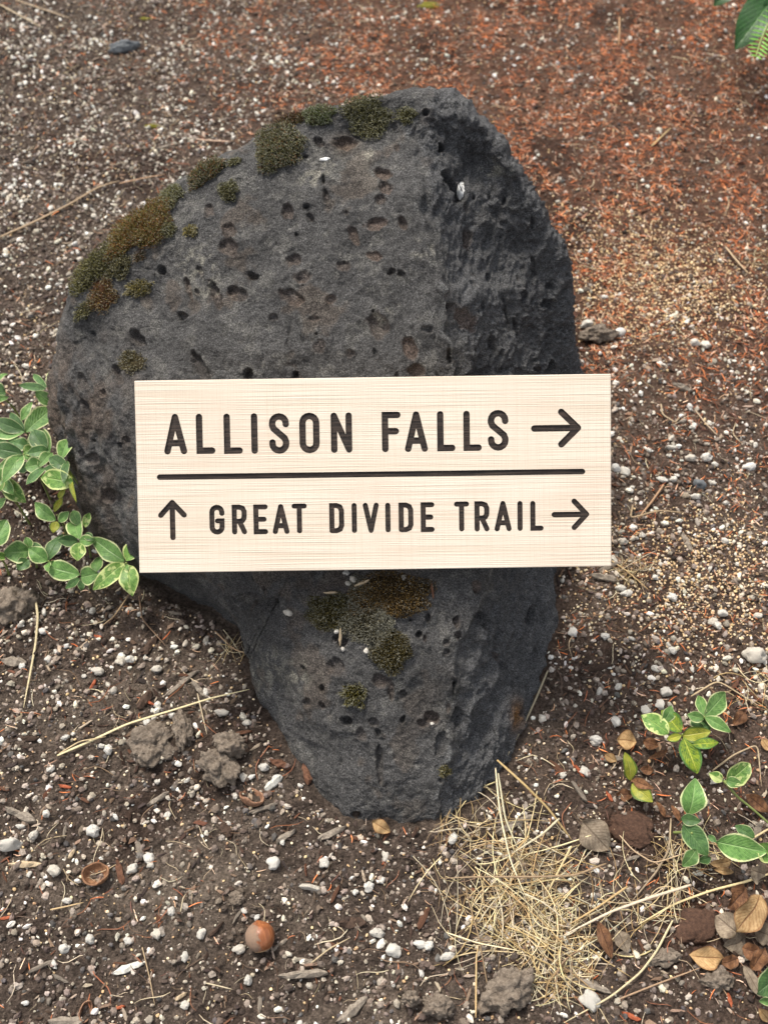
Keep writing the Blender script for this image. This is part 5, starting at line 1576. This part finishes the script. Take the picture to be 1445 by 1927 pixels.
sprig('R', 'periwinkle_sprig', 'pale green curled three-leaf sprig near the right edge', 'plant', .035,
      [(795, 572, 912, 478, 104, VR), (785, 560, 872, 582, 54, G), (772, 562, 703, 525, 54, VR)], stem=[(780, 565, .035), (850, 650, .025), (960, 740, .015), (1060, 830, .005)], group=PR)
sprig('R', 'periwinkle_sprig', 'tall stacked sprig of green leaves right of the dry grass', 'plant', .03,
      [(582, 755, 616, 572, 124, G, .012), (538, 776, 637, 790, 58, D, .004), (548, 808, 672, 965, 112, D, -.004), (625, 950, 556, 1035, 74, G, -.006), (705, 995, 645, 1012, 46, D, -.006)], group=PR)
sprig('R', 'periwinkle_sprig', 'long flat green leaf sprig reaching to the right edge', 'plant', .03,
      [(735, 905, 988, 958, 134, G, .004), (952, 882, 853, 822, 62, D), (1060, 1010, 985, 925, 110, VR), (690, 870, 735, 905, 30, D)], group=PR)
sprig('R', 'periwinkle_sprig', 'dark green leaf cut by the right edge near the bottom corner', 'plant', .03, [(1070, 1640, 978, 1745, 140, D), (1100, 1780, 990, 1800, 60, G)], group=PR)

# fallen dead leaves lying on the soil
def dead_leaf(Z, a, b, c, d, w, mat, label, h0=.004, h1=.005, arch=.15, fold=.4, shape=1.0):
    f, k = conv(Z)
    lcount[0] += 1
    A_ = on_ground(*f(a, b), h0); B_ = on_ground(*f(c, d), h1)
    V, T, uv = leaf_geo(A_, B_, w * k * to_px(A_)[2] / F_PX, seed=lcount[0], fold=fold, arch=arch, shape=shape, wave=.16)
    return place('fallen_leaf', V, T, mat, label, 'dead leaf', uv=uv)
DL = [(985, 1205, 845, 1412, 165, TN, 'large golden tan fallen leaf with a brown tip at the right edge', .022, .016), (870, 1430, 735, 1320, 150, GR_, 'wide grey-brown dead leaf left of the golden tan one', .010, .008), (905, 1440, 790, 1500, 130, GR_, 'grey-brown dead leaf under the wide one', .005, .005),
      (900, 1160, 800, 1280, 130, BR_, 'brown dead leaf behind the golden tan one', .010, .012), (590, 1545, 775, 1560, 128, TN, 'rounded tan dead leaf lying flat near the bottom right', .006, .005), (765, 1590, 860, 1560, 80, BR_, 'small brown dead leaf touching the rounded tan one', .004, .004),
      (700, 1030, 825, 1010, 56, TN, 'pale tan narrow dead leaf beneath the long flat green leaf', .006, .008), (720, 1060, 835, 1075, 40, TN, 'second narrow tan dead leaf beneath the long green leaf', .004, .004), (930, 1060, 1010, 1090, 120, GR_, 'olive grey dead leaf under the right edge sprig', .008, .008),
      (880, 1500, 985, 1530, 100, BR_, 'curled brown dead leaf at the lower right, behind a thin stem', .008, .010), (930, 1620, 1010, 1500, 90, BR_, 'brown dead leaf standing on edge at the lower right', .005, .014), (950, 1400, 1060, 1440, 120, GR_, 'faded dead leaf cut by the right edge', .008, .008),
      (888, 1600, 985, 1780, 66, GR_, 'long withered grey leaf at the bottom right corner', .006, .004), (180, 330, 290, 345, 110, TN, 'round papery tan dead leaf left of the yellow-veined sprig', .005, .006), (325, 340, 412, 370, 70, BR_, 'small tan curled leaf right of the round papery one', .004, .005),
      (110, 415, 178, 455, 52, TN, 'small curled tan leaf above the yellow sprig', .003, .004), (310, 500, 385, 508, 54, BR_, 'dark red-brown leaf scrap right of the yellow sprig', .003, .003), (175, 640, 275, 640, 70, BR_, 'brown leaf scrap under the yellow sprig', .002, .003),
      (400, 680, 450, 770, 34, BR_, 'shrivelled brown leaf, left of two thin ones below the yellow sprig', .006, .003), (485, 700, 535, 795, 36, BR_, 'shrivelled brown leaf, right of two thin ones below the yellow sprig', .006, .003), (355, 440, 470, 390, 34, BR_, 'twisted orange-brown leaf strip below the yellow-veined sprig', .006, .006),
      (75, 1350, 150, 1560, 76, BR_, 'crumpled brown leaf at the right side of the dry grass', .008, .006), (180, 1400, 240, 1530, 90, GR_, 'dull pinkish dead leaf beside the crumpled one', .005, .005), (900, 640, 1030, 740, 80, BR_, 'brown pointed dead leaf near the right edge, above the long green leaf', .006, .008),
      (830, 250, 900, 170, 70, BR_, 'shadowy brown dead leaf right of the three-leaf sprig', .003, .005), (990, 330, 1040, 400, 50, TN, 'tan scrap of leaf at the right edge', .003, .003), (975, 1840, 1040, 1920, 60, TN, 'tan dead leaf cut by the bottom right corner', .004, .004)]
for l in DL:
    dead_leaf('R', *l[:7], h0=l[7], h1=l[8])
dead_leaf('P', 700, 1545, 734, 1566, 26, L_TAN, 'small orange-tan leaf peeping out under the boulder tip', .005, .004)
dead_leaf('P', 1095, 1545, 1145, 1600, 60, L_GRY, 'smooth greyish dead leaf with a reddish end right of the dry grass top', .006, .005)
dead_leaf('P', 210, 135 - 6, 262, 122, 0.1, L_GRY, 'x') if False else None

# broad leaf and conifer twig at the top right
sprig('T', 'broad_leaf_plant', 'broad dark green leaves hanging into the top right corner', 'plant', .10,
      [(1530, -60, 1290, 235, 190, L_BIG, -.02), (1330, -120, 1160, 12, 110, L_BIG, -.01), (1560, 20, 1420, 100, 140, L_BIG, -.01), (1620, -160, 1330, -40, 200, L_BIG, .0), (1700, 0, 1560, 200, 200, L_BIG)])
def yew(pts, label):
    f, k = conv('T')
    P = np.array([at_h(*f(a, b), z) for a, b, z in pts])
    root = thing('conifer_twig', label, 'twig', P[-1] * [1, 1, 0])
    t = np.linspace(0, len(P) - 1, 26) ** 1.0
    Q = np.stack([np.interp(t, np.arange(len(P)), P[:, q]) for q in range(3)], -1)
    V, T = tube(Q, .0012, 5)
    o0 = P[-1] * [1, 1, 0]
    link('stem', mesh_np('stem', V - o0, T, None, True), M_stem, root)
    Mn = simple('fresh_needle', lin(90, 150, 52), lin(132, 184, 78), 300, .5, .0002)
    d = np.gradient(Q, axis=0); d /= np.linalg.norm(d, axis=1, keepdims=True)
    for i in range(1, 26, 2):
        for sgn in (-1, 1):
            s = np.cross(d[i], [0, -.5, .86]); s /= np.linalg.norm(s)
            u = s * sgn * .85 + d[i] * -.45 + np.array([0, 0, .12])
            u /= np.linalg.norm(u)
            L_ = .017 * (1 - .5 * abs(i / 25 - .5)) * (.5 + .5 * min(1, i / 5))
            A_ = Q[i]; 
            V, T, uv = leaf_geo(A_, A_ + u * L_, .0020, fold=.1, arch=.03, nu=3, nv=5, wave=0, seed=i)
            link('needle', mesh_np('needle', V - o0, T, None, True, uv), Mn, root)
yew([(1374, 322, .15), (1400, 235, .155), (1440, 140, .16), (1520, 30, .16)], 'light green conifer twig with flat needles under the broad leaf at top right')

# ------------------------------------------------------------------ dry grass
r = np.random.default_rng(77)
def straw_cols(n):
    return tint(n, r, [lin(200, 180, 136), lin(178, 152, 106), lin(214, 200, 160), lin(146, 120, 84), lin(184, 172, 146), lin(128, 108, 84)], .2)
def grass_blades(c, n, spread, lift, seed, lmin, lmax, rad=(.00035, .0007)):
    rr = np.random.default_rng(seed)
    cols = straw_cols(n) * 1.06
    Vs, Ts, Cs, nb = [], [], [], 0
    for i in range(n):
        a = rr.uniform(0, 2 * np.pi); q = 1.15 * math.sqrt(rr.uniform(0, 1))
        x0, y0 = c[0] + math.cos(a) * spread[0] * q, c[1] + math.sin(a) * spread[1] * q
        z0 = gh(np.array([x0]), np.array([y0]))[0] + rr.uniform(.0, lift) * max(0, 1 - q)
        L = rr.uniform(lmin, lmax) * rr.uniform(.6, 1)
        b = rr.uniform(0, 2 * np.pi)
        k = 7
        t = np.linspace(-.5, .5, k)
        curve = rr.normal(0, .15) * L
        x = x0 + np.cos(b) * t * L - np.sin(b) * curve * (t * t * 4 - .5)
        y = y0 + np.sin(b) * t * L + np.cos(b) * curve * (t * t * 4 - .5)
        tip = rr.uniform(-.2, .55)
        z = z0 + .002 + t * L * tip * .4 + rr.uniform(-.3, .6) * L * .25 * (.25 - t * t)
        g = gh(x, y) + .0012
        z = np.maximum(z, g)
        R0 = rr.uniform(*rad) * rr.choice([.5, .7, .9])
        V, T = tube(np.stack([x, y, z], -1), R0 * np.array([.9, 1, 1, .9, .8, .6, .3]), 4, .6)
        Vs.append(V); Ts.append(T + nb); nb += len(V)
        Cs.append(np.tile(cols[i], (len(V), 1)))
    return np.concatenate(Vs), np.concatenate(Ts), np.concatenate(Cs)
gc = on_ground(1000, 1720)
tuft = thing('dry_grass_tuft', 'tangled tuft of straw-coloured dry grass in front of the boulder foot', 'dry grass', gc)
parts = [grass_blades(on_ground(985, 1690), 130, (.040, .044), .020, 1, .02, .09), grass_blades(on_ground(1000, 1690), 90, (.024, .03), .024, 5, .015, .06), grass_blades(on_ground(1045, 1800), 130, (.026, .026), .016, 2, .015, .055), grass_blades(on_ground(930, 1640), 60, (.05, .055), .008, 3, .02, .09), grass_blades(on_ground(1120, 1690), 60, (.055, .045), .008, 4, .02, .09)]
nb = 0; VV, TT_, CC = [], [], []
for V, T, Cc in parts:
    VV.append(V); TT_.append(T + nb); CC.append(Cc); nb += len(V)
link('blades', mesh_np('blades', np.concatenate(VV) - gc, np.concatenate(TT_), np.concatenate(CC)), M_straw, tuft, kind='stuff')

def stalk(pts, wpx, label, name='straw', cat='straw', mat=None, parent=None, col=None, z=.002, seedhead=False, og=None):
    """long single stalk: pixel points (x, y[, height])"""
    P = np.array([on_ground(p[0], p[1], p[2] if len(p) > 2 else z) for p in pts])
    t = np.linspace(0, len(P) - 1, max(10, 6 * len(P)))
    Q = np.stack([np.interp(t, np.arange(len(P)), P[:, q]) for q in range(3)], -1)
    for _ in range(2):
        Q[1:-1] = (Q[:-2] + 2 * Q[1:-1] + Q[2:]) / 4
    w = wpx / 2 * to_px(Q[0])[2] / F_PX
    rad_ = w * .72 * np.interp(np.linspace(0, 1, len(Q)), [0, .1, .8, 1], [.7, 1, .8, .25])
    V, T = tube(Q, rad_, 6, .55)
    c = np.array(col if col is not None else lin(196, 180, 140))
    C_ = np.tile(c, (len(V), 1))
    if parent is not None:
        return link('stalk', mesh_np('stalk', V - og, T, C_), mat or M_straw, parent)
    return place(name, V, T, mat or M_straw, label, cat, col=C_)
for pts, w in ([[(935, 1430, .03), (985, 1475, .03), (1030, 1520, .022), (1060, 1560, .014), (1075, 1580, .008)], 7], [[(932, 1445, .025), (940, 1530, .02), (960, 1620, .015), (990, 1690, .01)], 5], [[(937, 1455, .02), (950, 1540, .018), (975, 1600, .012)], 5],
               [[(1140, 1625, .014), (1080, 1648, .016), (1000, 1650, .016), (900, 1650, .012), (828, 1653, .006)], 6], [[(1052, 1540, .022), (1020, 1570, .02), (960, 1608, .012)], 6], [[(1075, 1592, .02), (1050, 1640, .016), (1030, 1680, .01)], 6],
               [[(895, 1915, .004), (896, 1800, .006), (900, 1780, .01)], 5], [[(1300, 1665, .016), (1220, 1690, .016), (1150, 1715, .014), (1060, 1760, .008)], 8], [[(1180, 1668, .012), (1120, 1710, .012), (1070, 1740, .01)], 6], [[(918, 1860, .004), (900, 1760, .01), (880, 1690, .008), (870, 1640, .004)], 4],
               [[(1070, 1800, .01), (1030, 1850, .01), (1025, 1885, .004)], 5], [[(840, 1755, .004), (900, 1775, .008), (980, 1790, .012)], 4]):
    stalk(pts, w, None, parent=tuft, og=gc, col=straw_cols(1)[0])
SK = [([(0, 446), (60, 420), (130, 385), (185, 352), (225, 340)], 8, 'long thin dry stalk at the upper left pointing at the boulder', lin(150, 128, 100)), ([(225, 345), (270, 335), (310, 328)], 4, 'thin end of dry stalk reaching toward the boulder rim', lin(176, 140, 108)),
      ([(68, 1130), (72, 1160), (68, 1210), (58, 1265), (45, 1332)], 7, 'upright curved straw at the left, below the leaves', lin(182, 168, 132)), ([(108, 1422), (170, 1395), (240, 1362), (330, 1335), (400, 1313), (470, 1297)], 7, 'long pale straw lying from the left up to the boulder', lin(206, 192, 150)),
      ([(112, 1418), (150, 1395), (200, 1386)], 4, 'short side fibre of the long pale straw', lin(180, 160, 124)), ([(1030, 1262), (1010, 1310), (992, 1350), (965, 1400), (945, 1440)], 6, 'thin grey stem bent along the right side of the boulder foot', lin(150, 140, 116)),
      ([(1445, 1645), (1400, 1660), (1340, 1675), (1270, 1700), (1200, 1740)], 7, 'long straw running left from the right edge toward the dry grass', lin(206, 186, 140)), ([(1265, 1732), (1235, 1790), (1205, 1830), (1150, 1875), (1060, 1925)], 6, 'long pale curved stalk from the bottom edge up to the right', lin(190, 176, 140)),
      ([(1165, 1880), (1240, 1850), (1320, 1820)], 5, 'thin brown twig crossing below the tan fallen leaf', lin(150, 124, 98)), ([(1262, 1540), (1258, 1600), (1235, 1640), (1185, 1700)], 6, 'grey-brown twig running down right of the dry grass', lin(138, 122, 100)),
      ([(1155, 1560), (1190, 1600), (1230, 1625), (1290, 1605), (1330, 1590)], 4, 'thin curved dry root between dry grass and green sprig', lin(176, 152, 122)), ([(1190, 950), (1185, 975), (1240, 960), (1290, 965)], 5, 'bent tan twig right of the sign lower text', lin(160, 138, 108)),
      ([(1248, 912), (1225, 945), (1200, 975)], 6, 'short thick tan twig slanting right of the sign', lin(164, 130, 100)), ([(1150, 1055), (1180, 1075), (1220, 1110)], 4, 'small dry grass stem below the sign corner', lin(180, 152, 108)), ([(1243, 760), (1246, 780), (1270, 795), (1278, 785)], 5, 'curled loop of dry twig right of the sign', lin(158, 140, 112)),
      ([(1308, 772), (1330, 800), (1350, 820)], 4, 'thin straight dry stem right of the curled twig', lin(170, 150, 124)), ([(385, 1235), (420, 1275), (470, 1240)], 0, '', lin(1, 1, 1)), ([(262, 1122), (268, 1165), (290, 1190), (312, 1215)], 4, 'crooked rootlet below the blotched sprig', lin(120, 96, 74)), ([(244, 1118), (215, 1160), (192, 1178)], 4, 'thin tan rootlet beside the crooked one', lin(160, 136, 104)),
      ([(405, 1188), (440, 1222), (490, 1238)], 4, 'pale rootlet disappearing under the boulder flank', lin(176, 146, 112)), ([(372, 1305), (380, 1340), (390, 1382)], 4, 'pale splinter stem crossing the long straw', lin(176, 160, 132)), ([(268, 1782), (282, 1840), (292, 1893)], 3, 'thin tan stem beside the white bark chip', lin(166, 144, 112)),
      ([(586, 1812), (620, 1785), (660, 1764)], 4, 'thin pale stem right of the hazelnut', lin(176, 158, 126)), ([(388, 1850), (410, 1855), (438, 1862)], 4, 'short pale root at the bottom middle', lin(178, 164, 136)), ([(95, 1712), (125, 1706), (158, 1698)], 5, 'short tan straw at the lower left', lin(170, 146, 108)), ([(340, 1716), (345, 1690), (350, 1682)], 3, 'tiny straw on the pale dusty soil', lin(180, 166, 136)),
      ([(120, 1635), (130, 1655), (150, 1667)], 3, 'thin curved fibre beside the open nut shell', lin(150, 132, 104)), ([(30, 0), (75, 15), (135, 35)], 6, 'dry stem at the top left corner', lin(150, 130, 104)), ([(0, 8), (40, 30), (80, 52)], 5, 'second dry stem at the top left corner, lower one', lin(166, 148, 120)),
      ([(1165, 32), (1165, 60), (1163, 86)], 5, 'upright pale stem among the needles at the top right', lin(160, 126, 92)), ([(1225, 275), (1262, 240)], 5, 'tan straw above the boulder among the needles', lin(172, 148, 104)), ([(1365, 465), (1385, 490), (1408, 515)], 6, 'pale twig near the right edge among tan grit', lin(176, 152, 120)), ([(395, 1180), (455, 1205), (480, 1215)], 0, '', lin(1, 1, 1)),
      ([(370, 262), (405, 265), (435, 266)], 5, 'pale pink straw just above the boulder rim', lin(190, 160, 136)), ([(1300, 1310), (1350, 1280), (1430, 1330)], 5, 'bent dry stem behind the green three-leaf sprig', lin(170, 150, 118)), ([(1340, 1450), (1380, 1420), (1425, 1400), (1432, 1480)], 5, 'thin branching twig at the right edge', lin(158, 140, 112)), ([(1445, 1560), (1420, 1575), (1380, 1600)], 6, 'straw at the right edge over the green leaf', lin(190, 170, 130))]
for pts, w, lb, c in SK:
    if lb:
        stalk([p for p in pts], w, lb, col=c, z=.0045)
# smaller tufts and tan seed fluff
for k, (a, b, n_b, sp, lb) in enumerate([(1185, 1070, 34, (.012, .010), 'little wisp of dry grass at the lower right corner of the sign'), (1295, 1610, 60, (.022, .014), 'wispy dry grass around the stacked green sprig'), (1250, 1700, 26, (.02, .016), 'sparse dry grass wisps right of the main tuft'),
                                          (440, 1225, 14, (.012, .010), 'few dry wisps tucked under the left flank of the boulder'), (1435, 490, 22, (.015, .012), 'small dry wisp at the right edge above the sign'), (1400, 1300, 24, (.03, .02), 'thin dry wisps behind the sprigs at right'), (870, 1570, 40, (.02, .012), 'grey dry grass wisps at the foot of the boulder')]):
    c = on_ground(a, b)
    V, T, Cc = grass_blades(c, n_b, sp, .008, 30 + k, .015, .05, (.00025, .0005))
    place('dry_grass_wisp', V, T, M_straw, lb, 'dry grass', col=Cc)
# ground moss bits
def ground_moss(px, py, rpx, label, seed):
    V, T = stone_shape(3, seed, .35, .35, .3)
    P = on_ground(px, py); s = rpx * to_px(P)[2] / F_PX
    place('moss_tuft', V * [s, s * .6, s * .7] + P, T, simple('ground_moss', lin(70, 68, 18), lin(122, 116, 34), 700, .95, .0015), label, 'moss')
ground_moss(808, 12, 22, 'olive moss tuft far back at the top middle', 5)
ground_moss(285, 238, 14, 'small yellow-brown moss tuft at the upper left', 6)
ground_moss(272, 36, 12, 'small mossy yellow tuft at the top left', 7)
# crumbs resting in the hollow on the stone
for k, (a, b, s, lb) in enumerate([(652, 1078, 7, 'tan crumb directly under the sign edge, upper of three'), (664, 1092, 8, 'brownish crumb on the boulder left of the moss top'), (655, 1098, 6, 'small crumb beside the brownish one on the boulder'), (760, 1087, 7, 'white grain on the upper edge of the brown moss'),
                                   (772, 1098, 5, 'tiny white grain right of the moss top'), (634, 1188, 6, 'white grain at the pit left of the moss'), (645, 1221, 5, 'white grain below the small tan stick on the boulder'), (690, 1228, 8, 'pale fragment at the left edge of the lowest moss'), (813, 1362, 4, 'white grain inside a brown pit near the boulder foot')]):
    q = hit(a, b)
    if q is not None:
        pebble(q[0] - [0, 0, .001], s * .41e-3, k, lb, name='pebble')

for me in list(bpy.data.meshes):
    if me.users == 0:
        bpy.data.meshes.remove(me)
